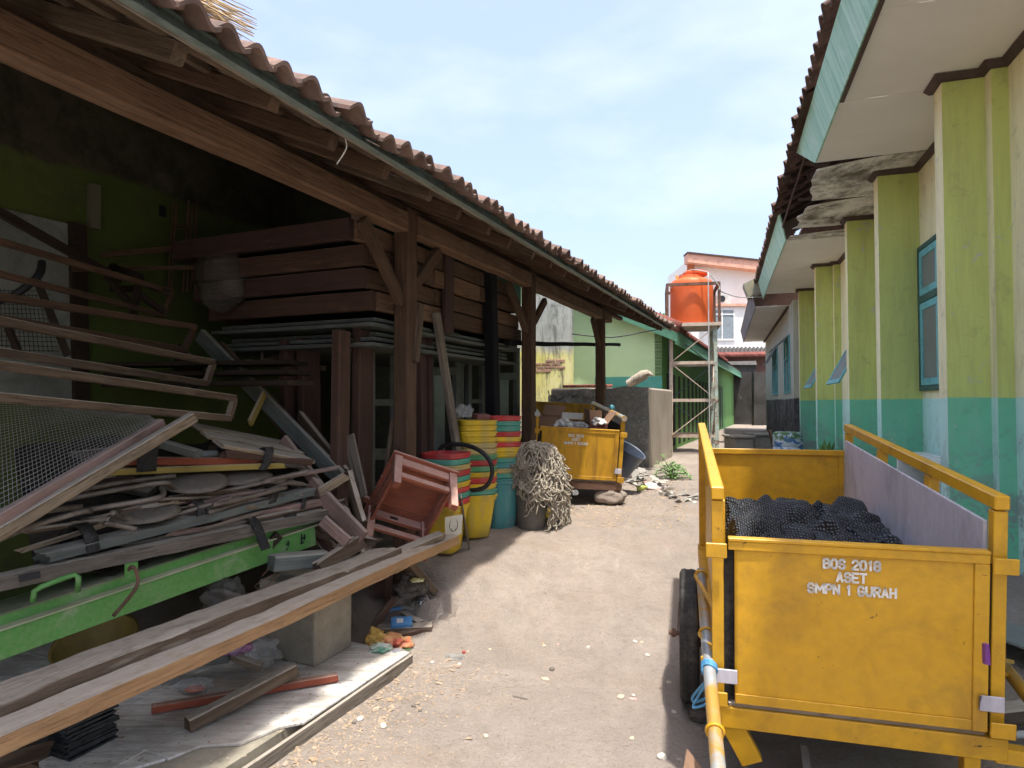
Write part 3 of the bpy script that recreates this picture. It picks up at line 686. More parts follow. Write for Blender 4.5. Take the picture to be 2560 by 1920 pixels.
m = MB(); m.prism([B(17.0, .62, 4.12), B(17.0, .98, 4.3), B(17.0, .86, 4.62), B(17.0, .5, 4.46)], DB * .6); m.obj('bent_zinc_flashing', mpaint('yellowed zinc', '#a39a72', '#7f8a80', rough=.6, metal=.3), old)
M_sashg = mpaint('grey sash', '#7f8c8c', '#69797a', dirt='#4d5555', da=.4, rough=.6)
def wing_window(t0, t1, z0, z1, zm, n):
    m = MB(); d0, d1 = -P2 - .01, -P2 + .03
    m.box(t0, t1, d0, d1, z0, z0 + .05, MBt); m.box(t0, t1, d0, d1, z1 - .05, z1, MBt); m.box(t0, t1, d0, d1, zm - .03, zm + .03, MBt)
    for k in range(n + 1):
        x = t0 + (t1 - t0 - .05) * k / n; m.box(x, x + .05, d0, d1 + .004, z0 + .005, z1 - .005, MBt)
    wo = m.obj('window', M_sash, old)
    g = MB(); g.box(t0 + .02, t1 - .02, -P2 - .005, -P2 + .006, z0 + .02, zm, MBt); g.obj('pane', M_glass, wo)
    for k in range(n):
        l = (t1 - t0 - .1) / n; h = z1 - zm - .06
        Mw = Matrix.Translation(B(t0 + .05 + (l + .005) * k, P2 - .03, z1 - .04)) @ MBt @ Matrix.Rotation(rad(48 if n < 3 else 30), 4, 'X')
        s_ = MB(); s_.box(0, l - .03, 0, .03, -h, -h + .05); s_.box(0, l - .03, 0, .03, -.05, 0); s_.box(0, .05, 0, .03, -h + .05, -.05); s_.box(l - .08, l - .03, 0, .03, -h + .05, -.05); s_.box(.05, l - .08, .01, .02, -h + .05, -.05)
        s_.obj('open_sash', M_sashg, wo, Mw)
wing_window(16.9, 18.3, 1.72, 3.15, 2.6, 2)
wing_window(20.6, 22.6, 1.72, 3.15, 2.6, 3)

# ------------------------------------------------------------------ buildings and walls behind
def m_plas(name, a, b, stain, s2=.5, st=(2, 2, .5), amt=.7):
    t = NT(name); v = t.coord('World'); f, ff = t.noise(v, 1.2, 8, .6, .3, .35, .65); col = t.mix(f, a, b)
    vs = t.coord('World', st); s_, _ = t.noise(vs, 1.5, 9, .72, .5, s2, s2 + .14); col = t.mix(t.math('MULTIPLY', s_, amt), col, stain)
    return t.fin(col, .92, ff, .3, .01, 0, .15)
M_lgreen = m_plas('light green plaster', '#c6e3a0', '#bbdb98', '#dbe4c2', .6, amt=.4)
M_dgreen = mpaint('green wall paint', '#5f9a3a', '#4f8a34', dirt='#3a5a2a', da=.4, ds=2, rough=.8)
M_gfascia = mpaint('green fascia paint', '#6db587', '#4f9a6c', dirt='#3b6b4b', da=.5, ds=2, rough=.6, coord='World')
M_tealb = mpaint('teal stripe paint', '#2fa894', '#299a88', dirt='#8fb8a8', da=.3, ds=4, rough=.7)
M_slot = mpaint('dark opening', '#14140f', '#101010', rough=.9)
M_redtile = m_clay('red verge tile', '#8d4a3e', '#9c5a4a', '#6b4038')
gb = thing('green_striped_building', 'low light green building with dark slotted side wall and red verge tiles', 'building', S(10.6, 0, .4))
GT = 10.6
g = MB(); ridge_n = -4.2; eh = 2.95; zr = 4.9
g.add([S(GT, .03, .2), S(GT, .03, eh), S(GT, ridge_n, zr), S(GT, ridge_n, .2)], [(0, 1, 2, 3)]); g.obj('gable_wall', M_lgreen, gb)
g = MB(); g.box(GT, 31, -.03, .12, .2, eh + .15, MS); g.obj('side_wall', M_dgreen, gb, Matrix.Translation(OS))
k = 0; tt = 11.15
while tt < 24:
    g = MB(); g.box(tt, tt + .34, -.036, -.02, .5, 2.12, MS); g.obj('slot_opening', M_slot, gb, Matrix.Translation(OS)); tt += .78
g = MB(); g.add([S(GT + .15, .03, eh - .02), S(30.5, .03, eh - .02), S(30.5, .36, eh - .1), S(GT + .15, .36, eh - .1)], [(0, 1, 2, 3)]); g.obj('eave_soffit', M_soff, gb, sol=.012)
g = MB(); g.box(GT - .35, 30.6, -.385, -.36, eh - .28, eh + .02, MS); g.obj('eave_fascia', M_gfascia, gb, Matrix.Translation(OS))
sl = (zr - eh) / (.03 - ridge_n); 
def grz(n): return eh + .06 + (.03 - n) * sl
g = MB(); g.prism([S(GT - .36, .40, grz(.40) - .12), S(GT - .36, .40, grz(.40) + .10), S(GT - .36, ridge_n, grz(ridge_n) + .10), S(GT - .36, ridge_n, grz(ridge_n) - .22)], DS * .03); g.obj('verge_board', M_gfascia, gb)
g = MB(); g.add([S(GT - .34, .42, grz(.42) + .12), S(31, .42, grz(.42) + .12), S(31, ridge_n, grz(ridge_n) + .12), S(GT - .34, ridge_n, grz(ridge_n) + .12)], [(0, 1, 2, 3)]); g.obj('roof_sheet', M_clayd, gb, sol=.03)
g = MB(); g.add([S(GT - .34, ridge_n, grz(ridge_n) + .12), S(31, ridge_n, grz(ridge_n) + .12), S(31, -8.4, 3), S(GT - .34, -8.4, 3)], [(0, 1, 2, 3)]); g.obj('roof_back', M_clayd, gb, sol=.03)
n_ = .40
while n_ > ridge_n + .3:
    q0 = S(GT - .34, n_ + .05, grz(n_) + .17); q1 = S(GT - .34, n_ - .50, grz(n_ - .55) + .19)
    MB().tube([q0, q1], [.12, .10], 10).obj('verge_tile', M_redtile, gb, smooth=True); n_ -= .48
n_ = GT
while n_ < 22:
    MB().tube([S(n_, .40, grz(.4) + .14), S(n_ + .02, -.1, grz(-.1) + .17)], .08, 8).obj('eave_tile', M_redtile, gb, smooth=True); n_ += .4
g = MB(); q = qn([(1560, 938), (1664, 950), (1664, 975), (1560, 968)], 0)
g.box(0, 1.45, -.004, .0, 0, .62); g.obj('teal_band', M_tealb, gb, Matrix.Translation(S(GT - .006, -1.42, 1.42)) @ Matrix(((NS.x, DS.x, 0, 0), (NS.y, DS.y, 0, 0), (0, 0, 1, 0), (0, 0, 0, 1))))
M_peel = m_plas('peeling plaster', '#cfc8b4', '#b3a892', '#dcd9c8', .5, (2, 2, 2), .5)
g = MB(); pp = []
for i in range(30):
    a = i / 29; pp.append((a * 2.6, .95 + .42 * (fbm(a * 6, 2.2) + .35) + (.25 if .3 < a < .5 else 0)))
g.prism([(0, 0, .3)] + [(x, 0, z) for x, z in pp] + [(2.6, 0, .3)], (0, .006, 0)); g.obj('peeled_patch', M_peel, gb, Matrix.Translation(S(GT - .008, -2.65, .3)) @ Matrix(((NS.x, DS.x, 0, 0), (NS.y, DS.y, 0, 0), (0, 0, 1, 0), (0, 0, 0, 1))))
# electric cable under the verge
wire('slack_cable', [P(1430, 835, 11.5), P(1530, 843, 11.5), P(1620, 828, 11.6), P(1690, 815, 12.8)], .012, M_black, gb)

# mossy yellow wall with a bare brick patch
def m_moss():
    t = NT('mossy yellow plaster'); v = t.coord('World'); g_ = t.n('ShaderNodeNewGeometry'); sx = t.n('ShaderNodeSeparateXYZ'); t.l(g_.outputs['Position'], sx.inputs[0])
    f, ff = t.noise(v, 1.5, 9, .65, .4, .35, .65); col = t.mix(f, '#c9c04a', '#d8d28a')
    hi = t.ramp(t.math('ADD', sx.outputs[2], t.math('MULTIPLY', ff, .6)), 2.75, 2.95); up = t.mix(f, '#b9bbb0', '#8f9489'); col = t.mix(hi, col, up)
    vs = t.coord('World', (3.5, 3.5, .6)); s_, _ = t.noise(vs, 1.6, 10, .75, .6, .5, .6); col = t.mix(t.math('MULTIPLY', s_, .75), col, '#5b5c50')
    lo = t.ramp(t.math('ADD', sx.outputs[2], t.math('MULTIPLY', ff, .5)), 1.85, 1.45); k, _ = t.noise(v, 4, 9, .7, .4, .35, .6); col = t.mix(t.math('MULTIPLY', lo, .85), col, t.mix(k, '#9a8f78', '#d0c5b0'))
    return t.fin(col, .95, ff, .4, .015, 0, .1)
mw = thing('mossy_wall', 'tall stained yellow and grey wall with a bare brick patch', 'wall', S(9.6, -1.5, .4))
Mperp = lambda t, n, z: Matrix.Translation(S(t, n, z)) @ Matrix(((NS.x, DS.x, 0, 0), (NS.y, DS.y, 0, 0), (0, 0, 1, 0), (0, 0, 0, 1)))
g = MB(); tp = [(0, 3.2)] + [(x * .1, 3.3 + .9 * (x / 16.) * .4 + .12 * fbm(x * .5, 5)) for x in range(1, 16)] + [(1.62, 3.45)]
g.prism([(0, 0, 0)] + [(x, 0, z) for x, z in tp] + [(1.62, 0, 0)], (0, .2, 0)); g.obj('wall_slab', m_moss(), mw, Mperp(9.6, -3.27, .2))
g = MB(); g.prism([(0, 0, 0), (0, 0, 2.5), (1.3, 0, 3.05), (1.6, 0, 3.5), (1.6, 0, 0)], (0, .2, 0)); g.obj('wall_slab', m_moss(), mw, Mperp(8.9, -4.6, .2))
M_brick = m_clay('old brick', '#9a6a52', '#87583f', '#b09a86')
for r in range(4):
    for c_ in range(3):
        if (r, c_) in ((3, 0), (0, 2)): continue
        b_ = MB(); b_.box(0, .2, -.012, .02, 0, .055); b_.obj('brick', M_brick, mw, Mperp(9.6, -2.45 + c_ * .215 + (.1 if r % 2 else 0) - .05, 2.12 + r * .07) @ Matrix.Rotation(random.uniform(-.04, .04), 4, 'Y'), bev=.006)

# rough concrete rubbish enclosure
def m_roughc():
    t = NT('rough cement'); v = t.coord('World'); f, ff = t.noise(v, 9, 10, .72, .8, .38, .66); col = t.mix(f, '#9a978e', '#a8a49b')
    k, kf = t.noise(v, 16, 9, .75, .6, .45, .7); col = t.mix(t.math('MULTIPLY', k, .6), col, '#55524a')
    return t.fin(col, .95, t.math('ADD', ff, t.math('MULTIPLY', kf, .6)), 1., .06, 0, .1)
ce = thing('concrete_enclosure', 'rough grey concrete rubbish enclosure with smooth pale side beside the tower', 'enclosure', P(1625, 1160, 10.6))
ec = P(1622, 1100, 10.5); ec.z = 0
def EC(a, b, z): return ec - NS * a + DS * b + V((0, 0, z))
g = MB()
def efront(a, b):
    p = EC(1.75 * (1 - a), 0, .25 + 1.5 * b - (.14 * (1 - a) ** 3 if b > .9 else 0))
    e = .05 * fbm(a * 5, b * 4, 1) + .025 * fbm(a * 16, b * 14, 2); return p - DS * max(-.03, e) + V((0, 0, .03 * fbm(a * 7, 9) * b))
g.sheet(efront, 60, 40); g.obj('rough_front', m_roughc(), ce, smooth=True)
M_smoothc = m_plas('smooth cement render', '#a89c8c', '#978a7a', '#6f665a', .52, (4, 4, .35), .6)
g = MB(); g.box(0, 2.3, .01, 1.74, .25, 1.74, MS); g.obj('side_wall', M_smoothc, ce, Matrix.Translation(ec + DS * .09), bev=.03)
for i in range(16):
    MB().tube([EC(1.5 - i * .05, .12, 1.77), EC(1.5 - i * .05, .5, 1.79)], .028, 6).obj('stacked_tile', M_redtile, ce)
wire('loose_rope', [EC(1.72, -.08, 1.7), EC(1.66, -.1, 1.45), EC(1.68, -.1, 1.25), EC(1.78, -.12, .98)], .012, mpaint('old rope', '#b0a893', rough=.9), ce)
# dead stump and lime chunks on top
lg = MB(); q = [EC(.40, .3, 1.80), EC(.28, .28, 1.87), EC(.14, .26, 1.95), EC(.04, .26, 2.0)]
lg.tube(q, [.075, .085, .09, .05], 9); lg.tube([q[2], EC(.02, .22, 1.98), EC(-.04, .18, 1.94)], [.06, .04, .015], 7)
lgo = lg.obj('bleached_stump', mwood('bleached wood', '#c9bda8', '#a59682', axis=2), smooth=40); tag(lgo, 'bleached forked tree stump lying on top of the concrete enclosure', 'stump')

# water tower
tw = thing('water_tower_stand', 'tall rusty steel lattice stand carrying the orange water tank', 'tower stand', P(1735, 1125, 13.2))
M_mint = mpaint('mint paint on rusty steel', '#a9bfb0', '#93a99c', dirt='#8a5a3c', da=.9, ds=3.5, rough=.7, chip='#7a4a30', chl=.58, chs=5)
M_rusty = mpaint('rusted angle iron', '#c9b7a2', '#b09680', dirt='#7a4a32', da=.8, ds=3.5, rough=.8)
tb = P(1735, 1130, 13.2); TWD = (V((tb.x, tb.y, 0))).normalized(); TWX = V((TWD.y, -TWD.x, 0)); rotT = .06
TWX = (TWX + TWD * rotT).normalized(); TWY = V((-TWX.y, TWX.x, 0)); hw = .46
def TW(x, y, z): return V((tb.x, tb.y, 0)) + TWX * x + TWY * y + V((0, 0, z))
zl = [.35, .80, 1.535, 2.31, 3.06]; ZP = 3.06
for x in (-1, 1):
    for y in (0, 1):
        g = MB(); g.bar(TW(x * hw, y * .9, .3), TW(x * hw * .95, y * .9, ZP), .07, .07, TWX); g.obj('leg', M_mint if x > 0 else M_rusty, tw)
        g = MB(); g.bar(TW(x * hw * 1.12, -.08 + y * 1.05, ZP), TW(x * hw * 1.12, -.08 + y * 1.05, 3.93), .055, .055, TWX); g.obj('guard_post', M_rust, tw)
for i, z in enumerate(zl[1:4]):
    for y in (0, .9):
        g = MB(); g.bar(TW(-hw, y - .02, z), TW(hw, y - .02, z), .02, .065); g.obj('crossbar', M_rusty, tw)
    g = MB(); g.bar(TW(-hw, 0, z), TW(-hw, .9, z), .02, .06); g.bar(TW(hw, 0, z), TW(hw, .9, z), .02, .06); g.obj('crossbar', M_rusty, tw)
M_blue = mpaint('blue steel', '#4f6f8f', '#3f5b78', dirt='#7a5a44', da=.5, rough=.6)
for i in range(3):
    z0, z1 = zl[i + 1], (zl[i + 2] if i < 2 else ZP)
    a, b = ((-1, 1) if i % 2 == 0 else (1, -1))
    g = MB(); g.bar(TW(a * hw, -.04, z0), TW(b * hw, -.04, z1), .015, .055, TWY); g.obj('diagonal', M_rusty, tw)
    g = MB(); g.bar(TW(-a * hw, .92, z0), TW(-b * hw, .92, z1), .015, .055, TWY); g.obj('diagonal', M_blue, tw)
    for x in (-1, 1):
        g = MB(); g.bar(TW(x * hw, 0 if i % 2 else .9, z0), TW(x * hw, .9 if i % 2 else 0, z1), .015, .05, TWX); g.obj('diagonal', M_blue if x < 0 else M_rusty, tw)
g = MB(); 
Mtw = Matrix(((TWX.x, TWY.x, 0, tb.x), (TWX.y, TWY.y, 0, tb.y), (0, 0, 1, 0), (0, 0, 0, 1)))
g.box(-hw * 1.2, hw * 1.2, -.12, 1.02, ZP, ZP + .07); g.obj('platform', M_rusty, tw, Mtw)
for (a, b) in (((-1, -.08), (1, -.08)), ((-1, .97), (1, .97)), ((-1, -.08), (-1, .97)), ((1, -.08), (1, .97))):
    g = MB(); g.bar(TW(a[0] * hw * 1.12, a[1], 3.93), TW(b[0] * hw * 1.12, b[1], 3.93), .05, .06); g.obj('guard_rail', M_rust, tw)
M_pvc = mpaint('grey pvc pipe', '#b9bcb8', '#a3a6a3', rough=.5)
wire('supply_pipe', [TW(.30, -.13, .45), TW(.30, -.13, 2), TW(.3, -.13, 3.6), TW(.3, -.13, 4.15)], .014, M_pvc, tw, 8, 2)
wire('supply_pipe', [TW(.3, -.13, 4.15), TW(.0, .2, 4.28), TW(-.25, .35, 4.2)], .012, M_pvc, tw)
wire('supply_pipe', [TW(.33, -.1, 4.12), TW(.52, -.1, 3.85), P(1800, 727, 13), P(1850, 743, 13.5), P(1907, 742, 14.5)], .011, M_pvc, tw)
tk = thing('orange_water_tank', 'orange plastic water tank with ribbed shoulder and round lid on the steel stand', 'water tank', TW(0, .44, ZP + .07))
M_tank = mpaint('orange plastic', (.78, .15, .04), (.72, .135, .035), dirt='#b04a28', da=.25, ds=1.5, rough=.45, bump=.03)
R_ = .445
g = MB(); g.lathe([(R_ * .97, 0), (R_, .03), (R_, .82), (R_ * .985, .88), (R_ * .95, .93), (R_ * .9, .955), (R_ * .62, 1.0), (R_ * .6, 1.06), (.001, 1.07)], 40, Matrix.Translation(TW(0, .44, ZP + .07)), cap0=True); g.obj('tank_body', M_tank, tk, smooth=35)
g = MB(); g.lathe([(.22, 1.055), (.26, 1.075), (.27, 1.11), (.26, 1.145), (.21, 1.16), (.001, 1.175)], 32, Matrix.Translation(TW(.08, .44, ZP + .07)), cap0=True); g.obj('lid', M_tank, tk, smooth=35)
g = MB(); g.box(-.33, -.27, .3, .36, 4.1, 4.2); g.obj('inlet_fitting', mpaint('yellow fitting', '#d8a03a', rough=.5), tk, Mtw)

# white two-storey house far behind
wh = thing('white_house', 'white two-storey house with orange roof edge behind the water tank', 'house', P(1800, 980, 40))
M_white = mpaint('white house paint', '#ebe9e2', '#e0ded6', dirt='#a9a698', da=.3, ds=.4, rough=.9)
M_or = mpaint('orange house trim', '#e8a888', '#dd9b78', rough=.7)
YH = 40.
g = MB(); g.prism([P(1728, 990, YH), P(1728, 645, YH), P(1960, 668, YH), P(1960, 990, YH)], V((0, 6, 0))); g.obj('wall', M_white, wh)
g = MB(); g.prism([P(1719, 655, YH - .8), P(1719, 633, YH - .8), P(1960, 658, YH - .8), P(1960, 682, YH - .8)], V((0, .8, 0))); g.obj('roof_edge', M_or, wh)
g = MB(); g.prism([P(1719, 633, YH - .9), P(1719, 629, YH - .9), P(1960, 654, YH - .9), P(1960, 658, YH - .9)], V((0, .95, 0))); g.obj('roof_sheet', M_clayd, wh)
g = MB(); g.prism([P(1720, 690, YH - .3), P(1720, 655, YH - .3), P(1736, 656, YH - .3), P(1736, 690, YH - .3)], V((0, .3, 0))); g.obj('corner_post', mpaint('strong orange', '#c96a2c', rough=.7), wh)
g = MB(); g.prism([P(1770, 870, YH - 1), P(1770, 765, YH - 1), P(1960, 765, YH - 1), P(1960, 870, YH - 1)], V((0, 1, 0))); g.obj('bay_wall', M_white, wh)
g = MB(); g.prism([P(1768, 765, YH - 1.2), P(1768, 759, YH - 1.2), P(1962, 759, YH - 1.2), P(1962, 765, YH - 1.2)], V((0, 1.2, 0))); g.obj('ledge', M_or, wh)
def rectq(u0, v0, u1, v1, Y): return [P(u0, v1, Y), P(u0, v0, Y), P(u1, v0, Y), P(u1, v1, Y)]
wf = MB()
for r in ((1776, 771, 1838, 775), (1776, 847, 1838, 851), (1776, 784, 1838, 787), (1776, 775, 1779, 847), (1834, 775, 1838, 847), (1804, 775, 1807, 847)): wf.prism(rectq(*r, YH - 1.08), V((0, .08, 0)))
M_wframe = mpaint('white window frame', '#e6e6e0', rough=.5)
wo = wf.obj('window', M_wframe, wh)
M_paneb = mpaint('far window glass', '#7d8c92', '#8f9da2', rough=.15, spec=.5)
for r in ((1779, 775, 1804, 784), (1807, 775, 1834, 784), (1779, 787, 1804, 847), (1807, 787, 1834, 847)):
    g = MB(); g.prism(rectq(*r, YH - 1.04), V((0, .02, 0))); g.obj('pane', M_paneb, wo)
ac = thing('air_conditioner_unit', 'small white outdoor air conditioner unit on the white house ledge', 'air conditioner', P(1812, 759, YH - .5))
g = MB(); g.prism(rectq(1797, 736, 1828, 759, YH - .9), V((0, .6, 0))); g.obj('casing', mpaint('ac casing', '#c9c7bd', rough=.6), ac)
g = MB(); c0 = P(1805, 747, YH - .92); g.tube([c0, c0 - V((0, .03, 0))], .2, 18); g.obj('fan_grille', M_black, ac)
# low dark wall and tin roofs closing the alley
dw = thing('dark_end_wall', 'blackened concrete wall closing the far end of the alley', 'wall', P(1850, 1100, 31))
M_soot = m_plas('sooty concrete', '#4a4744', '#35332f', '#726e68', .6, (2, 2, 1), .6)
g = MB(); g.prism([P(1760, 1140, 31), P(1760, 905, 31), P(1890, 905, 31), P(1890, 1140, 31)], V((0, .3, 0))); g.obj('wall_slab', M_soot, dw)
g = MB(); g.prism([P(1885, 1140, 29.5), P(1885, 930, 29.5), P(1960, 930, 29.5), P(1960, 1140, 29.5)], V((0, .3, 0))); g.obj('wall_slab', M_soot, dw)
g = MB(); g.prism([P(1765, 912, 30.9), P(1765, 905, 30.9), P(1890, 902, 30.9), P(1892, 912, 30.9)], V((0, .6, 0))); g.obj('coping', M_concg, dw)
tr = thing('tin_roof_shed', 'dark corrugated tin roof with red tile edge behind the alley end', 'shed roof', P(1850, 900, 34))
g = MB()
def trf(a, b): p = P(1745 + 190 * a, 893 - 24 * b, 33.5 + 3 * b); return p + V((0, 0, .06 * math.cos(a * 120)))
g.sheet(trf, 150, 2); g.obj('tin_sheet', mpaint('dark tin', '#4c4a48', '#5a5856', rough=.6, metal=.3), tr, sol=.03)
for i in range(26):
    a = P(1772 + i * 6.4, 890 - i * .1, 32.6); MB().tube([a, a + V((0, .9, .2))], .07, 6).obj('edge_tile', M_redtile, tr)
g = MB(); g.prism(rectq(1760, 890, 1930, 940, 33.2), V((0, .2, 0))); g.obj('red_wall', mpaint('brick red paint', '#5d3a30', rough=.8), tr)
# things along the far alley
M_con2 = mpaint('old basin cement', '#9a968c', '#86827a', dirt='#5a564e', da=.5, ds=2, rough=.95)
def basin(u0, u1, vt, Y, label):
    a = P(u0, vt, Y); b = P(u1, vt, Y); wdt = (b - a).length; h = a.z - .38
    m = MB(); m.box(0, wdt, 0, .7, 0, h - .06); m.box(-.04, wdt + .04, -.04, .74, h - .06, h)
    o = m.obj('concrete_basin', M_con2, None, Matrix.Translation(V((a.x, a.y, .38))), bev=.02); tag(o, label, 'basin', 'concrete basins in the far alley')
basin(1836, 1885, 1089, 14.2, 'left grey concrete wash basin at the alley end')
basin(1887, 1940, 1084, 14.6, 'right grey concrete wash basin beside the blue drum')
dr = thing('painted_drum', 'blue plastic drum painted with a green tree beside the green wall', 'drum', P(1969, 1120, 13.0))
def m_drum():
    t = NT('painted drum'); v = t.coord('Object'); f, _ = t.noise(v, 5, 6, .6, .5, .45, .52); col = t.mix(f, '#3f7fc0', '#cfe0ea')
    sx = t.n('ShaderNodeSeparateXYZ'); t.l(v, sx.inputs[0]); k, _ = t.noise(v, 9, 7, .7, .3, .44, .5); zz = t.ramp(sx.outputs[2], .5, .62)
    return t.fin(t.mix(t.math('MULTIPLY', k, zz), col, '#4f7f3f'), .5, None)
g = MB(); g.lathe([(.24, 0), (.27, .05), (.285, .3), (.27, .33), (.285, .36), (.285, .7), (.27, .8), (.2, .83), (.001, .84)], 28, cap0=True); g.obj('drum_body', m_drum(), dr, Matrix.Translation(V((P(1969, 1100, 13.0).x, 13.0, .4))) @ Matrix.Diagonal((1, 1, .6, 1)).to_4x4(), smooth=40)
plank('brown_pole', P(1938, 1130, 13.3), P(1924, 1075, 13.5), .06, .06, W_red, 'short red-brown pole leaning against the blue drum', 'pole')
# green tree crown over the roofs
def leaf_tree(name, label, base, h, r, nleaf, ls, cols, cat='tree'):
    t_ = thing(name, label, cat, base); b = V(base)
    m = MB(); m.tube([b, b + V((.05 * h, 0, h * .45)), b + V((0, .03 * h, h * .8))], [h * .03, h * .022, h * .01], 7)
    for k in range(6):
        a = k * 1.05; m.tube([b + V((0, 0, h * (.4 + .05 * k))), b + V((math.cos(a) * r * .7, math.sin(a) * r * .7, h * (.62 + .05 * k)))], [h * .012, h * .004], 5)
    m.obj('trunk', W_old, t_)
    c = MB(); rnd = random.Random(3)
    cl = [(V((rnd.gauss(0, .45) * r, rnd.gauss(0, .45) * r, h * .75 + rnd.gauss(0, .16) * h)), r * rnd.uniform(.25, .45)) for _ in range(14)]
    for i in range(nleaf):
        cc, cr = cl[i % 14]; d = V((rnd.gauss(0, 1), rnd.gauss(0, 1), rnd.gauss(0, 1))).normalized(); p = b + cc + d * cr * rnd.uniform(.5, 1.05)
        x = V((rnd.gauss(0, 1), rnd.gauss(0, 1), rnd.gauss(0, .6))).normalized(); y = x.cross(V((rnd.gauss(0, 1), rnd.gauss(0, 1), 1))).normalized(); s = ls * rnd.uniform(.6, 1.3)
        c.add([p - x * s, p + y * s * .35, p + x * s, p - y * s * .35], [(0, 1, 2, 3)])
    c.obj('crown', cols, t_); return t_
M_leaf = mpaint('leaf', '#5f8f3a', '#7aa04a', dirt='#3f6a2a', da=.5, ds=1.5, rough=.6)
leaf_tree('leafy_tree', 'green tree crown showing between the roof verge and the tank', (P(1655, 800, 24).x, 24, .4), 4.3, 1.3, 2200, .16, M_leaf)

# ------------------------------------------------------------------ yellow hand carts
M_ply = mpaint('lilac plywood paint', '#ccc5cc', '#c0b9c1', dirt='#7a7478', da=.5, ds=4, rough=.7, stretch=(1, 1, .4), chip='#5d5048', chl=.68, chs=4)
M_galv = mpaint('galvanised pipe', '#a8b3b8', '#8f9ba3', dirt='#c8961a', da=1., ds=5, rough=.4, metal=.35, lo=.42, hi=.55, stretch=(1, 1, 1))
M_yold = mpaint('streaked yellow paint', (.6, .32, .02), (.54, .28, .015), dirt='#7a5208', da=.75, ds=3.5, rough=.5, stretch=(2.4, 1, .5), lo=.46, hi=.72, chip='#5a3a1c', chl=.71, chs=7)
M_white2 = mpaint('white stencil paint', '#e8e6de', '#dddad0', dirt='#c0901c', da=.45, ds=30, rough=.6, lo=.56, hi=.64)
M_ink = mpaint('black gap panel', '#141414', rough=.8)
def text(body, size, M, mat, parent, name='lettering', off=.006, sx=1.0, ex=.0006):
    c = bpy.data.curves.new(name, 'FONT'); c.body = body; c.size = size; c.align_x = 'CENTER'; c.align_y = 'CENTER'; c.offset = off; c.extrude = ex; c.materials.append(mat); c.resolution_u = 3
    tmp = bpy.data.objects.new('tmp_text', c); C.objects.link(tmp); dg = bpy.context.evaluated_depsgraph_get(); me = bpy.data.meshes.new_from_object(tmp.evaluated_get(dg)); bpy.data.objects.remove(tmp)
    return link(name, me, mat if not me.materials else None, parent, M @ Matrix.Diagonal((sx, 1, 1, 1)).to_4x4())
O_ = [(.28, 0), (0, .25), (0, .75), (.28, 1), (.72, 1), (1, .75), (1, .25), (.72, 0), (.28, 0)]
GLY = {'B': [[(0, 0), (0, 1), (.7, 1), (.95, .85), (.95, .65), (.7, .52), (0, .52)], [(.7, .52), (1, .38), (1, .15), (.72, 0), (0, 0)]], 'O': [O_], '0': [O_], 'S': [[(1, .8), (.75, 1), (.25, 1), (0, .8), (0, .62), (.25, .52), (.75, .48), (1, .36), (1, .18), (.75, 0), (.25, 0), (0, .2)]],
       '2': [[(0, .75), (.25, 1), (.75, 1), (1, .78), (1, .6), (0, .08), (0, 0), (1, 0)]], '1': [[(.25, .78), (.6, 1), (.6, 0)]], '8': [[(.3, .52), (.05, .66), (.05, .85), (.3, 1), (.7, 1), (.95, .85), (.95, .66), (.7, .52), (.3, .52), (0, .36), (0, .15), (.28, 0), (.72, 0), (1, .15), (1, .36), (.7, .52)]],
       'A': [[(0, 0), (.5, 1), (1, 0)], [(.2, .28), (.8, .28)]], 'E': [[(1, 1), (0, 1), (0, 0), (1, 0)], [(0, .5), (.85, .5)]], 'T': [[(0, 1), (1, 1)], [(.5, 1), (.5, 0)]], 'M': [[(0, 0), (0, 1), (.5, .3), (1, 1), (1, 0)]], 'P': [[(0, 0), (0, 1), (.75, 1), (1, .85), (1, .6), (.75, .45), (0, .45)]],
       'N': [[(0, 0), (0, 1), (1, 0), (1, 1)]], 'G': [[(1, .8), (.72, 1), (.28, 1), (0, .75), (0, .25), (.28, 0), (.75, 0), (1, .2), (1, .45), (.6, .45)]], 'U': [[(0, 1), (0, .25), (.28, 0), (.72, 0), (1, .25), (1, 1)]], 'R': [[(0, 0), (0, 1), (.75, 1), (1, .85), (1, .6), (.75, .48), (0, .48)], [(.5, .48), (1, 0)]], 'H': [[(0, 0), (0, 1)], [(1, 0), (1, 1)], [(0, .5), (1, .5)]]}
def stencil(s, h, M, parent):                          # sprayed bold capitals
    wl = {'M': .78, '1': .34, ' ': .3}; adv = [(wl.get(c, .54) + .27) * h for c in s]; x = -sum(adv) / 2; m = MB(); th = h * .25; k = 0
    for c, a in zip(s, adv):
        for st in GLY.get(c, []):
            ww = wl.get(c, .54) * h; pts = [V((x + px * ww, -.0004 - .00003 * (k % 7), (pz - .5) * h)) for px, pz in st]; k += 1
            for p, q in zip(pts[:-1], pts[1:]):
                d = (q - p).normalized() * th * .4; m.bar(p - d, q + d, .0004, th, V((d.z, 0, -d.x)))
        x += a
    return tag(m.obj('lettering', M_white2, parent, M), kind='stuff')
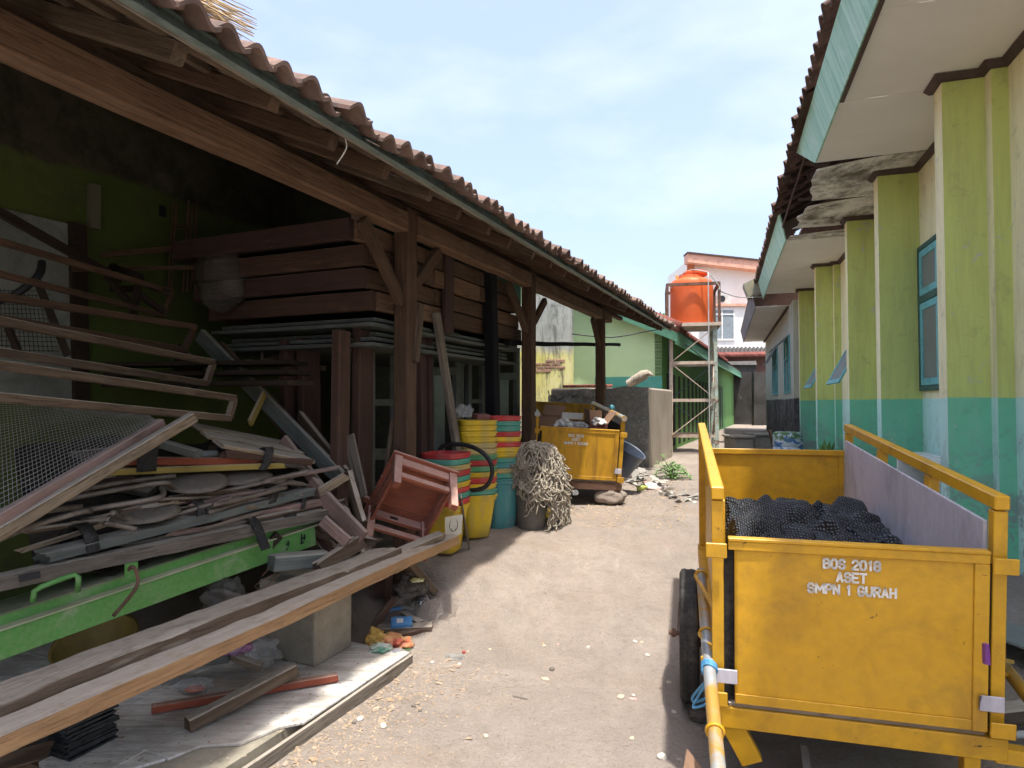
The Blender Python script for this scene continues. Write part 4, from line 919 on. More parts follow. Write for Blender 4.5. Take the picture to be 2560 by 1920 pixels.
def wheel(parent, M, r=.315, wt=.09):
    tm = MB(); n = 72; ring = []
    prof = [(-.5, -.75), (-.5, -.35), (-.38, -.08), (-.2, 0), (0, .02), (.2, 0), (.38, -.08), (.5, -.35), (.5, -.75)]
    vs = []
    for k in range(n):
        a = 2 * math.pi * k / n
        for i, (x, d) in enumerate(prof):
            rr = r + d * .062 + (.005 if (2 <= i <= 6 and (k + abs(i - 4)) % 2 == 0) else 0) - (.006 if i == 4 else 0)
            vs.append((x * wt, rr * math.cos(a), rr * math.sin(a)))
    m_ = len(prof); fs = [(k * m_ + i, k * m_ + (i + 1) % m_, ((k + 1) % n) * m_ + (i + 1) % m_, ((k + 1) % n) * m_ + i) for k in range(n) for i in range(m_)]
    tm.add(vs, fs); wo = link('wheel', tm.mesh('tyre', None, 30), M_rubber, parent, M)
    rm_ = MB(); rm_.lathe([(r - .05, -.022), (r - .062, -.024), (r - .066, 0), (r - .062, .024), (r - .05, .022)], 40, Matrix.Rotation(math.pi / 2, 4, 'Y')); rm_.obj('rim', M_rust, wo, M, smooth=True)
    sp = MB()
    for k in range(20):
        a = 2 * math.pi * k / 20; s = .03 * (1 if k % 2 else -1)
        sp.tube([(s, .03 * math.cos(a + .6), .03 * math.sin(a + .6)), (0, (r - .06) * math.cos(a), (r - .06) * math.sin(a))], .003, 4)
    sp.obj('spokes', M_rust, wo, M)
    h = MB(); h.tube([(-.1, 0, 0), (.1, 0, 0)], .012, 8); h.tube([(-.045, 0, 0), (.045, 0, 0)], .03, 12); h.tube([(-.085, 0, 0), (-.065, 0, 0)], .02, 6); h.obj('hub', M_rust, wo, M)
    return wo
def make_cart(name, label, M, Hp=.637, W=.833, Lc=2.01, hr=.798, second=False, wz=-.11):
    c = thing(name, label, 'cart', M=M); Y_ = M_yold if second else M_steel_y; hw = W / 2; xp = hw + .036
    def add(nm, mb, mat, bev=.002, **k): return mb.obj(nm, mat, c, M, bev=bev, **k)
    m = MB(); m.box(-xp - .03, xp + .03, -.03, .03, -.09, -.012); m.box(-xp - .03, xp + .03, Lc - .03, Lc + .03, -.09, -.012); m.box(-xp - .03, -xp + .03, .03, Lc - .03, -.09, -.012); m.box(xp - .03, xp + .03, .03, Lc - .03, -.09, -.012)
    add('base_frame', m, M_rust if second else Y_)
    m = MB(); m.box(-hw, hw, -.02, Lc - .03, -.011, .004); add('floor_board', m, W_pale)
    for x in (-xp, xp):
        for y in (0, Lc):
            m = MB(); m.box(x - .021, x + .021, y - .021, y + .021, -.01, hr - .03); add('corner_post', m, Y_)
    m = MB(); sd_ = 3 if second else 0
    m.sheet(lambda a, b: V((-hw + .022 + (2 * hw - .034) * a, -.031 - .0028 * fbm(a * 3.3 + sd_, b * 2.6, 1 + sd_) * min(1, 14 * a * (1 - a)) * min(1, 14 * b * (1 - b)) - .0006 * fbm(a * 14, b * 11), .012 + (Hp - .024) * b)), 48, 36)
    fp = add('front_panel', m, Y_, 0, smooth=True, sol=.004)
    e = MB(); e.box(-hw, hw, -.045, -.012, Hp - .012, Hp); e.box(-hw, hw, -.041, -.0345, Hp - .045, Hp - .0125); e.box(hw - .045, hw - .0, -.0405, -.0345, .012, Hp - .046); e.box(-hw + .023, hw - .046, -.04, -.0345, .013, .05)
    e.obj('panel_rim', Y_, fp, M, bev=.002)
    Mt = M @ Matrix.Translation(V((.015, -.0355, Hp - .085))) @ Matrix.Rotation(math.pi / 2, 4, 'X')
    k = 1 if not second else .86
    for i, (s, tx) in enumerate((('BOS 2018', .0), ('ASET', .0), ('SMPN 1 GURAH', .0))):
        stencil(s, .031 * k, M @ Matrix.Translation(V(((-.03 if second else -.0) + tx, -.0375, Hp - (.075 if not second else .08) - i * .046 * k))), fp)
    m = MB(); m.box(-hw, hw, Lc - .03, Lc - .018, .005, .649); m.box(-hw, hw, Lc - .045, Lc - .03, .625, .66); m.box(hw - .03, hw, Lc - .04, Lc - .03, .005, .624); bp = add('back_panel', m, Y_)
    for s in (-1, 1):
        m = MB(); x0, x1 = (s * (hw + .006), s * (hw + .018)); m.box(min(x0, x1), max(x0, x1), .03, Lc - .03, .005, hr - .075 if s > 0 else hr - .04); add('side_panel', m, (M_ply if not second else M_ink) if s > 0 else Y_)
        m = MB()
        if second:
            m.tube([(s * xp, -.06, hr), (s * xp, Lc, hr)], .03, 14); add('side_rail', m, M_galv, 0, smooth=40)
        else:
            m.box(s * xp - .023, s * xp + .023, -.03, Lc + .03, hr - .024, hr + .024); add('side_rail', m, Y_, .004)
        for y in (.6, 1.3):
            m = MB(); m.box(s * xp - .02, s * xp + .02, y - .03, y + .03, hr - .1, hr - .029); add('rail_spacer', m, Y_)
        m = MB(); xg = s * (hw - .005); m.box(min(xg - .03, xg + .03), max(xg - .03, xg + .03), -.012, -.006, .01, Hp - .05); add('gap_strip', m, M_ink)
        for z, mt in ((Hp - .075, Y_), (.0, Y_), (.09, M_ply)):
            m = MB(); xx = s * (hw + (.035 if mt is Y_ else .0)); m.box(xx - .045, xx + .03, -.052, -.046, z, z + .055) if s < 0 else m.box(xx - .03, xx + .045, -.052, -.046, z, z + .055); add('latch', m, mt, .003)
        wheel(c, M @ Matrix.Translation(V((s * (xp + .1), .8, wz))))
        m = MB(); m.bar((s * (xp + .05), .55, -.04), (s * (xp + .05), .8, wz), .012, .03); m.bar((s * (xp + .155), .8, wz), (s * (xp + .15), 1.1, wz + .03), .006, .03); add('wheel_stay', m, M_rust, 0)
    m = MB(); m.box(hw - .06, hw - .01, -.02, .03, -.34, -.091); add('front_leg', m, Y_)
    m = MB(); m.prism([(-hw - .03, -.02, -.091), (-hw + .06, -.02, -.091), (-hw + .12, -.02, -.21), (-hw + .05, -.02, -.24)], (0, .05, 0)); add('gusset', m, Y_)
    return c
CM = Matrix.Translation(V((1.221, 2.35, .37))) @ Matrix.Rotation(-.261, 4, 'Z') @ Matrix.Rotation(.083, 4, 'X')
cart = make_cart('hand_cart', 'large yellow steel hand cart in front, filled with black shade net', CM)
# shafts of the near cart
def shaft(pts, lab):
    m = MB(); m.tube(pts, .023, 14); return m.obj('shaft', M_galv, cart, smooth=True)
s0, s1 = P(1752, 1430, 3.15), P(1797, 1935, 1.93); shaft([s0, (s0 + s1) / 2, s1, s1 + (s1 - s0) * .35], 'l')
for f_, (q) in ((.03, (1780, 1438)), (.42, (1793, 1583)), (.55, (1797, 1618))):
    p = s0.lerp(s1, f_); b = CM @ V((-.455, -.0 if f_ > .2 else .28, (CM.inverted() @ p).z + .005)); m = MB(); m.bar(p - V((.028, 0, 0)), b, .014, .014); m.obj('shaft_bracket', M_steel_y, cart)
for f_ in (.03, .42, .86):
    p = s0.lerp(s1, f_); d = (s1 - s0).normalized(); m = MB(); x = d.cross(V((0, 0, 1))).normalized(); y = d.cross(x)
    m.tube([p + (x * math.cos(a * .5236) + y * math.sin(a * .5236)) * .027 for a in range(12)], .006, 6, True); m.obj('shaft_ring', M_steel_y, cart, smooth=True)
r0, r1 = P(2512, 1668, 2.55), P(2640, 1830, 2.05); m = MB(); m.tube([r0, r1, r1 + (r1 - r0)], .024, 14); m.obj('shaft', M_steel_y, cart, smooth=True)
for dv in (-18, 16):
    m = MB(); m.bar(P(2488, 1665 + dv, 2.3), P(2530, 1672 + dv, 2.52), .014, .014); m.obj('shaft_bracket', M_steel_y, cart)
m = MB(); m.bar(CM @ V((.45, .0, -.075)), CM @ V((.85, -.03, -.07)), .05, .05); m.obj('outrigger_bar', M_steel_y, cart)
# blue strap on the shaft
M_bstrap = mpaint('blue raffia', '#3f9fd0', '#2f8cc0', rough=.5)
p = s0.lerp(s1, .60); d = (s1 - s0).normalized(); x = d.cross(V((0, 0, 1))).normalized(); y = d.cross(x)
stp = thing('blue_strap', 'bright blue plastic strap tied round the cart shaft', 'strap', p)
for o_ in (-.012, 0, .012):
    m = MB(); m.tube([p + d * (o_ + .006 * math.sin(a)) + (x * math.cos(a * .5236) + y * math.sin(a * .5236)) * .027 for a in range(12)], .005, 5, True); m.obj('loop', M_bstrap, stp, smooth=True)
wire('loose_end', [p - x * .03, P(1735, 1738, 2.55), P(1738, 1755, 2.55), P(1766, 1745, 2.5)], .006, M_bstrap, stp)
wire('loose_end', [p - x * .02, P(1735, 1760, 2.52), P(1742, 1768, 2.5), P(1768, 1758, 2.48), P(1805, 1735, 2.46)], .005, M_bstrap, stp)
# black shade net heap in the cart
def m_net():
    t = NT('black shade net'); v = t.coord('Object'); wv = t.n('ShaderNodeTexWave', wave_type='BANDS', bands_direction='DIAGONAL'); wv.inputs['Scale'].default_value = 22; wv.inputs['Distortion'].default_value = 5; wv.inputs['Detail'].default_value = 3; t.l(v, wv.inputs['Vector'])
    w2 = t.n('ShaderNodeTexWave', wave_type='BANDS', bands_direction='X'); w2.inputs['Scale'].default_value = 27; w2.inputs['Distortion'].default_value = 4; t.l(v, w2.inputs['Vector'])
    h = t.math('MULTIPLY', wv.outputs['Fac'], w2.outputs['Fac']); f = t.ramp(h, .35, .8); col = t.mix(f, '#08090b', '#5f6873')  # lighter weave bands put the net's glints into its colour
    return t.fin(col, .5, h, .7, .01, 0, .35)
M_net = m_net()
m = MB()
def npt(a, b):
    x = -.41 + .82 * a; y = .02 + 1.75 * b
    q = V((x * 3.2, y * 2.4, 0)); wq = V((noise.noise(q * 1.3), noise.noise(q * 1.3 + V((5, 5, 5))), 0)) * .5; q = q + wq; r1_ = abs(noise.noise(q * 1.3 + V((3, 1, 0)))); r2_ = abs(noise.noise(q * 2.9 + V((7, 2, 5)))); r3_ = noise.noise(q * 5.)
    hump = .43 + .08 * math.exp(-((x - .2) ** 2 / .035 + (y - .95) ** 2 / .18)) + .035 * math.exp(-((x + .25) ** 2 / .03 + (y - 1.0) ** 2 / .2))
    ed = sstep(0, .3, y) * sstep(1.75, 1.4, y) * (.25 + .75 * sstep(.41, .33, abs(x)))
    z = .12 + (hump - .12) * ed + (.15 * (r1_ - .2) + .08 * (r2_ - .2)) * ed
    return V((x + .02 * r3_, y, z))
m.sheet(npt, 150, 260)
tag(m.obj('shade_net_heap', M_net, None, CM, smooth=True), 'crumpled heap of black shade netting filling the near yellow cart', 'netting')
# purple packet stuck beside the panel
m = MB(); m.prism([P(2463, 1612, 2.1), P(2473, 1611, 2.1), P(2477, 1664, 2.1), P(2464, 1662, 2.1)], V((.0, .015, 0))); tag(m.obj('purple_wrapper', mpaint('purple foil', '#8a2a9a', '#7a2090', rough=.3)), 'small purple wrapper jammed beside the near cart panel', 'wrapper')

# second cart beneath the shed roof
CM2 = Matrix.Translation(P(1440, 1199, 6.7)) @ Matrix.Rotation(.05, 4, 'Z') @ Matrix.Rotation(.085, 4, 'X') @ Matrix.Rotation(.055, 4, 'Y')
cart2 = make_cart('hand_cart', 'streaked yellow hand cart full of rubbish standing by the shed posts', CM2, Hp=.545, W=.83, Lc=1.75, hr=.67, second=True, wz=-.0)
M_card = mpaint('brown cardboard', '#9a7558', '#8a6a4e', dirt='#6a5040', da=.4, rough=.9)
M_cardr = mpaint('red printed cardboard', '#6d3a34', '#7a4238', dirt='#4a2c28', da=.4, rough=.8)
M_film = NT('clear plastic film'); 
def m_film(name, c, tr=.55):
    t = NT(name); v = t.coord('Object'); f, ff = t.noise(v, 14, 8, .7, 1.0, .35, .7)
    tb_ = t.n('ShaderNodeBsdfTransparent'); mxs = t.n('ShaderNodeMixShader'); t.fin(c, .12, ff, .8, .02, 0, .7)
    t.l(t.math('MULTIPLY_ADD', f, -.3), mxs.inputs[0]); t.t.nodes[-1].inputs[2].default_value = tr + .15
    t.l(t.b.outputs[0], mxs.inputs[1]); t.l(tb_.outputs[0], mxs.inputs[2]); t.l(mxs.outputs[0], t.o.inputs[0]); return t.m
M_film = m_film('clear plastic film', '#c9cdd0', .7); M_filmd = m_film('grey plastic film', '#5a554f', .4); M_blackbag = mpaint('black bag plastic', '#1b1c1f', '#26282c', rough=.25, bump=.6, bsc=12, spec=.5)
def carton(name, label, M, w_, d_, h_, mat, flaps, inside=True):
    c = thing(name, label, 'box', M=M); t_ = .006
    m = MB(); m.box(0, w_, 0, t_, 0, h_); m.box(0, w_, d_ - t_, d_, 0, h_); m.box(0, t_, t_, d_ - t_, 0, h_); m.box(w_ - t_, w_, t_, d_ - t_, 0, h_); m.box(t_, w_ - t_, t_, d_ - t_, 0, t_); m.obj('carton_body', mat, c, M)
    for (sd_, ang, l) in flaps:
        m = MB()
        if sd_ == 'R': m.box(0, l, 0, d_, 0, t_); Q = Matrix.Translation(V((w_, 0, h_))) @ Matrix.Rotation(rad(-ang), 4, 'Y')
        elif sd_ == 'L': m.box(-l, 0, 0, d_, 0, t_); Q = Matrix.Translation(V((0, 0, h_))) @ Matrix.Rotation(rad(ang), 4, 'Y')
        elif sd_ == 'F': m.box(0, w_, -l, 0, 0, t_); Q = Matrix.Translation(V((0, 0, h_))) @ Matrix.Rotation(rad(-ang), 4, 'X')
        else: m.box(0, w_, 0, l, 0, t_); Q = Matrix.Translation(V((0, d_, h_))) @ Matrix.Rotation(rad(ang), 4, 'X')
        m.obj('flap', M_card, c, M @ Q)
    return c
def blob(name, label, c, r, mat, cat, amp=.35, seed=0, fr=2.2, group=None, flat=.7):
    m = MB(); bm = bmesh.new(); bmesh.ops.create_icosphere(bm, subdivisions=4, radius=1)
    for v in bm.verts:
        d = v.co.normalized(); n_ = noise.noise(d * fr + V((seed * 3.3, 0, 0))); n2 = 1 - abs(noise.noise(d * fr * 2.3 + V((0, seed * 2.1, 3))))
        v.co = V((d.x * r[0], d.y * r[1], d.z * r[2])) * (1 + amp * n_ + amp * .5 * (n2 - .7))
        if v.co.z < -r[2] * flat: v.co.z = -r[2] * flat
    me = bpy.data.meshes.new(name); bm.to_mesh(me); bm.free()
    for p_ in me.polygons: p_.use_smooth = True
    o = link(name, me, mat, None, Matrix.Translation(V(c))); return tag(o, label, cat, group)
m = MB()
def rpt(a, b): x = -.40 + .8 * a; y = .02 + 1.6 * b; return V((x, y, .44 + .05 * fbm(x * 6, y * 6) - .1 * sstep(.1, 0, b)))
m.sheet(rpt, 24, 40); tag(m.obj('rubbish_fill', M_blackbag, None, CM2, smooth=True), 'dark mixed rubbish filling the second yellow cart', 'rubbish', None, 'stuff')
tl = lambda x, y, z: CM2 @ Matrix.Translation(V((x, y, z)))
carton('open_carton', 'open brown carton with raised flap full of white wrappers in the second cart', tl(.13, .1, .45) @ Matrix.Rotation(.12, 4, 'Z'), .19, .2, .13, M_cardr, (('R', 55, .16), ('L', 82, .15), ('B', 75, .13)))
carton('tipped_carton', 'tipped brown carton with grey lid at the post side of the second cart', tl(-.42, .25, .45) @ Matrix.Rotation(-.3, 4, 'Z'), .24, .25, .16, M_card, (('L', 20, .1), ('B', 35, .18)))
M_paper = mpaint('white paper', '#d2d0ca', '#c5c3bd', dirt='#a8a090', da=.3, rough=.8)
blob('white_wrappers', 'crumpled white wrappers poking out of the open carton', (tl(.22, .17, .59)).translation, (.07, .07, .05), M_paper, 'wrapper', .6, 2)
blob('clear_plastic_bag', 'shiny clear plastic bag on the rubbish in the second cart', (tl(-.02, .12, .53)).translation, (.13, .1, .07), M_film, 'plastic bag', .5, 4)
blob('white_plastic_bag', 'pinkish white plastic bag beside the clear bag in the second cart', (tl(-.14, .2, .55)).translation, (.09, .08, .06), M_paper, 'plastic bag', .5, 6)
m = MB(); m.box(-.13, .1, 0, .004, 0, .07); m.obj('paper_sheet', M_paper, None, tl(-.02, .3, .6) @ Matrix.Rotation(.15, 4, 'X')); tag(bpy.data.objects['paper_sheet'], 'folded white paper sheet upright in the second cart', 'paper')
blob('plastic_stopper', 'small teal plastic stopper on the pipe rail of the second cart', (tl(.455, .62, .72)).translation, (.03, .03, .035), mpaint('teal plastic', '#1f8f9f', rough=.4), 'plastic cap', .2, 1)
# stone under the cart and blue bucket behind
blob('support_stone', 'large rounded grey stone propping the second yellow cart', P(1527, 1240, 6.8), (.16, .14, .10), M_ground, 'stone', .3, 3, 1.3, flat=.85)
bu = thing('blue_bucket', 'tilted translucent blue bucket lying behind the second cart', 'bucket', P(1556, 1145, 7.6))
Mb = Matrix.Translation(P(1555, 1108, 7.9)) @ Matrix.Rotation(rad(-52), 4, 'Y') @ Matrix.Rotation(.5, 4, 'Z') @ Matrix.Rotation(math.pi, 4, 'X') 
Mb = Matrix.Translation(P(1560, 1150, 7.6)) @ Matrix.Rotation(rad(28), 4, 'Y') @ Matrix.Rotation(rad(18), 4, 'X')
g = MB(); g.lathe([(.13, -.16), (.15, -.15), (.19, .15), (.2, .16), (.185, .15), (.145, -.14), (.001, -.14)], 28, Mb, cap0=True); g.obj('bucket_body', mpaint('blue translucent plastic', '#3a4a63', '#45566f', dirt='#8a8a80', da=.4, ds=4, rough=.4), bu, smooth=40)

# ------------------------------------------------------------------ stacked plastic bins
def mbin(name, c, c2, d='#9a917c'): return mpaint(name, c, c2, dirt=d, da=.6, ds=6, rough=.5, bump=.05, lo=.48, hi=.76, stretch=(1, 1, .4), rnd=.1)
MBIN = {'yellow': mbin('yellow bin plastic', (.72, .5, .015), (.66, .45, .012)), 'red': mbin('red bin plastic', (.52, .035, .04), (.46, .03, .035), '#c07a70'), 'teal': mbin('teal bin plastic', '#2aa58c', '#239a84', '#7fa898'),
        'cream': mbin('faded yellow bin plastic', '#c9b25a', '#bfa64e'), 'green': mbin('green bin plastic', '#2f9a5c', '#298f55', '#8fae90'), 'blue-green': mbin('blue-green bin plastic', '#1f8f93', '#1a8488', '#84a5a5')}
def bin_mesh(name, wb, wt, h, pw=5., lip=.014, n=36, ribs=True):
    def ring(hw, z):
        q = []
        for k in range(n):
            a = 2 * math.pi * (k + .5) / n; c, s = math.cos(a), math.sin(a); r = hw / ((abs(c) ** pw + abs(s) ** pw) ** (1 / pw)); q.append((r * c, r * s, z))
        return q
    m = MB(); t_ = .0025
    prof = [(wb - .015, 0), (wb, .015)] + [(wb + (wt - wb) * f_, h * f_) for f_ in (.3, .6, .82)]
    prof += [(wt - .002, h * .9), (wt + lip * .4, h * .905), (wt + lip * .45, h * .97), (wt + lip, h * .975), (wt + lip, h), (wt - t_, h), (wt - t_ - .004, h * .9)] + [(wb - t_ + (wt - wb) * f_, h * f_) for f_ in (.6, .1)]
    vs = []
    for r, z in prof: vs += ring(r, z)
    fs = [(i * n + k, i * n + (k + 1) % n, (i + 1) * n + (k + 1) % n, (i + 1) * n + k) for i in range(len(prof) - 1) for k in range(n)]
    fs += [tuple(range(n - 1, -1, -1)), tuple((len(prof) - 1) * n + k for k in range(n))]
    m.add(vs, fs); return m.mesh(name, None, 50)
BM = {}
def put_bin(kind, col, M, label):
    key = (kind, col)
    if key not in BM:
        me = bin_mesh('bin_' + kind, .102, .152, .36, 5.) if kind == 'square' else bin_mesh('bin_' + kind, .125, .158, .46, 2.6)
        me.materials.append(MBIN[col]); BM[key] = me
    o = link('plastic_bin', BM[key], None, None, M); return tag(o, label, 'bin', 'nested plastic bins')
ORD = ['topmost', 'second', 'third', 'fourth', 'fifth', 'sixth', 'seventh', 'eighth', 'ninth', 'tenth', 'eleventh', 'twelfth', 'thirteenth', 'fourteenth', 'fifteenth']
def stack(base, rz_, seq, step, where, first='square', lean=(0, 0), sc_=1.):
    n = len(seq); z = 0.
    for i, c in enumerate(seq):                              # bottom to top
        k = n - 1 - i; kind = first if i == 0 else 'square'
        lab = f"{c} plastic bin, {'lowest' if i == 0 else ORD[k] + (' from top' if k else '')} in {where}"
        J = Matrix.Translation(V((lean[0] * i + random.uniform(-.001, .001), lean[1] * i + random.uniform(-.001, .001), z))) @ Matrix.Rotation(random.uniform(-.012, .012), 4, 'Z') @ Matrix.Rotation(random.uniform(-.005, .005), 4, 'X') @ Matrix.Rotation(random.uniform(-.005, .005), 4, 'Y')
        put_bin(kind, c, Matrix.Translation(base) @ Matrix.Rotation(rz_, 4, 'Z') @ J @ Matrix.Scale(sc_, 4), lab)
        z += (step if i else (step + (.46 - .36 if first != 'square' else 0)))
A0 = G(1112, 1378, .37); stack(A0, -.35, ['yellow', 'red', 'teal', 'red', 'yellow', 'teal', 'red', 'cream', 'teal', 'red'], .043, 'the short front bin stack by the broken chair', lean=(.001, 0))
B0 = G(1188, 1340, .37); stack(B0, .35, ['yellow', 'teal', 'yellow', 'red', 'yellow', 'green', 'red', 'green', 'cream', 'cream', 'yellow', 'yellow', 'yellow', 'yellow'], .0475, 'the tall middle bin stack')
C0 = G(1252, 1322, .37); stack(C0, .3, ['blue-green', 'teal', 'cream', 'blue-green', 'teal', 'yellow', 'yellow', 'red', 'yellow', 'red', 'teal', 'teal', 'red'], .0455, 'the rear bin stack beside the net', 'round')
# printed sheet stuck on the lowest front bin
st = MB(); q = [P(1112, 1293, 4.52), P(1157, 1286, 4.62), P(1154, 1335, 4.64), P(1113, 1342, 4.54)]
st.prism(q, V((.0, .004, 0))); sto = tag(st.obj('paper_sticker', mpaint('sticker paper', '#c8c8ba', '#bdbdae', dirt='#8a8a7a', da=.4, ds=12, rough=.8)), 'weathered white paper sheet with a faint drawing stuck on the front yellow bin', 'sticker')
sk = MB(); c_ = (q[0] + q[1] + q[2] + q[3]) / 4 - V((0, .006, 0)); ex = (q[1] - q[0]).normalized(); ez = V((0, 0, 1))
sk.tube([c_ + ex * .036 * math.cos(a * .45) + ez * (.045 * math.sin(a * .45) + .005) for a in range(14)], .002, 4, True); sk.tube([c_ + ex * .02 * math.cos(a * .3 + 3.4) + ez * (.03 * math.sin(a * .3 + 3.4) - .01) for a in range(9)], .0018, 4)
sk.obj('ink_drawing', M_black, sto)
# clear bag and small carton on the stacks
blob('clear_plastic_bag', 'crumpled clear plastic bag sitting on the tall middle bin stack', P(1158, 1030, 5.25), (.06, .05, .06), M_film, 'plastic bag', .6, 9)
m = MB(); m.box(-.06, .06, -.05, .05, -.02, .02); tag(m.obj('small_carton', mpaint('maroon printed carton', '#8a4640', '#7a3c38', dirt='#c0a09a', da=.4, ds=20, rough=.7), None, Matrix.Translation(P(1203, 1041, 5.4)) @ Matrix.Rotation(.5, 4, 'Z') @ Matrix.Rotation(.12, 4, 'X'), bev=.002), 'small flat maroon carton resting between the bin stacks', 'carton')
# black plastic hoop
hp = [(1105, 1117), (1135, 1111), (1165, 1113), (1195, 1124), (1218, 1143), (1230, 1168), (1228, 1195), (1216, 1215), (1196, 1224), (1160, 1226), (1120, 1222), (1098, 1200), (1095, 1150)]
pts = [P(u, v, 4.98 + (1230 - u) * .0012) for u, v in hp]; q = []
for i in range(len(pts)):
    a, b, c2_, d_ = pts[i - 1], pts[i], pts[(i + 1) % len(pts)], pts[(i + 2) % len(pts)]
    for k in range(4):
        t_ = k / 4; q.append(.5 * ((2 * b) + (c2_ - a) * t_ + (2 * a - 5 * b + 4 * c2_ - d_) * t_ * t_ + (3 * b - a - 3 * c2_ + d_) * t_ ** 3))
m = MB(); m.tube(q, .018, 8, True); tag(m.obj('black_plastic_hoop', M_black, smooth=True), 'black rounded plastic chair-arm hoop leaning on the bin stacks', 'plastic hoop')
# thin grey slat between bins
plank('grey_lath', G(1172, 1368, .375), P(1152, 1240, 4.75), .012, .06, W_grey, 'thin grey slat leaning upright between front and middle bin stacks', roll=20)

# ------------------------------------------------------------------ rope net heaped over a grey bucket
nb = P(1342, 1300, 5.75); nb.z = .385
bk = thing('grey_bucket', 'dusty grey bucket buried under the heaped rope net', 'bucket', V((nb.x - .13, nb.y - .08, .385)))
g = MB(); g.lathe([(.125, 0), (.135, .01), (.165, .40), (.175, .41), (.16, .41), (.13, .02), (.001, .02)], 28, Matrix.Translation(V((nb.x - .05, nb.y - .06, .385))) @ Matrix.Diagonal((.9, .9, 1.1, 1)).to_4x4(), cap0=True); g.obj('bucket_body', mpaint('dusty grey plastic', '#6a6861', '#5d5b55', dirt='#8d8678', da=.5, ds=3, rough=.7), bk, smooth=40)
m = MB(); rnd = random.Random(11)
def netp(a, b, o=0.):       # a angle, b 0 top .. 1 bottom
    ca, sa = math.cos(a), math.sin(a); rx, ry = .225, .215
    r = max(0., math.sin(max(0., min(1, b * 1.75)) * math.pi / 2)) ** .8 * (1 + .10 * sstep(.35, .7, b))
    z = .74 - .02 * (b / .25) ** 2 if b < .25 else .72 - .70 * (b - .25) / .75
    k = 1 + .15 * fbm(ca * 1.1 + 3, sa * 1.1, b * 1.8) + .1 * (b > .45) * fbm(ca * 4, sa * 4, 2)
    return V((nb.x + (rx + o) * r * k * ca, nb.y + (ry + o) * r * k * sa, .385 + max(.015, z + .04 * fbm(ca * 2, sa * 2, 5))))
def bmax(a): return .80 + .20 * math.cos(a) + .12 * fbm(math.cos(a) * 2, math.sin(a) * 2, 8)
for i in range(820):
    a = rnd.uniform(0, 6.283); b = rnd.random() ** .8 * .96; pts = []; bm_ = bmax(a)
    if b > bm_ - .12: b = max(0, bm_ - .12 - .2 * rnd.random())
    if rnd.random() < .5:                                     # hanging strands
        L_ = rnd.randint(4, 7); a2 = a
        for k in range(L_): pts.append(netp(a2, min(bm_ + .05, b + k * .05), rnd.uniform(-.015, .03))); a2 += rnd.uniform(-.14, .14)
    else:                                                     # sagging meshes between knots
        da = rnd.uniform(.25, .6); sag = rnd.uniform(.03, .12)
        for k in range(6): f_ = k / 5; pts.append(netp(a + da * f_, min(bm_ + .05, b + sag * 4 * f_ * (1 - f_) + rnd.uniform(-.02, .02)), rnd.uniform(-.005, .03) + (.05 * 4 * f_ * (1 - f_) if i % 5 == 0 else 0)))
    q = []
    for j in range(len(pts) - 1):
        p0, p1, p2, p3 = pts[max(0, j - 1)], pts[j], pts[j + 1], pts[min(len(pts) - 1, j + 2)]
        for s_ in range(3):
            t_ = s_ / 3; q.append(.5 * ((2 * p1) + (p2 - p0) * t_ + (2 * p0 - 5 * p1 + 4 * p2 - p3) * t_ * t_ + (3 * p1 - p0 - 3 * p2 + p3) * t_ ** 3))
    q.append(pts[-1]); m.tube(q, rnd.uniform(.0045, .0065), 5)
    if rnd.random() < .8:
        c_ = pts[0]; m.lathe([(.004, -.012), (.013, -.006), (.014, .004), (.005, .012)], 6, Matrix.Translation(c_) @ Euler((rnd.uniform(0, 3), rnd.uniform(0, 3), 0)).to_matrix().to_4x4(), cap0=True, cap1=True)
tag(m.obj('rope_net', mpaint('old rope fibre', '#aa9f8b', '#948873', dirt='#5d5446', da=.5, ds=9, rough=.95, bump=.5, bsc=160), smooth=True), 'heap of knotted grey-beige rope netting draped over a bucket', 'net')
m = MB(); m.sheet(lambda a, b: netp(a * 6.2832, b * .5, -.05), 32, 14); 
core = m.obj('net_core', mpaint('net shadow fibre', '#857a68', '#6d6353', rough=1., bump=1., bsc=60), bpy.data.objects['rope_net'], smooth=True)

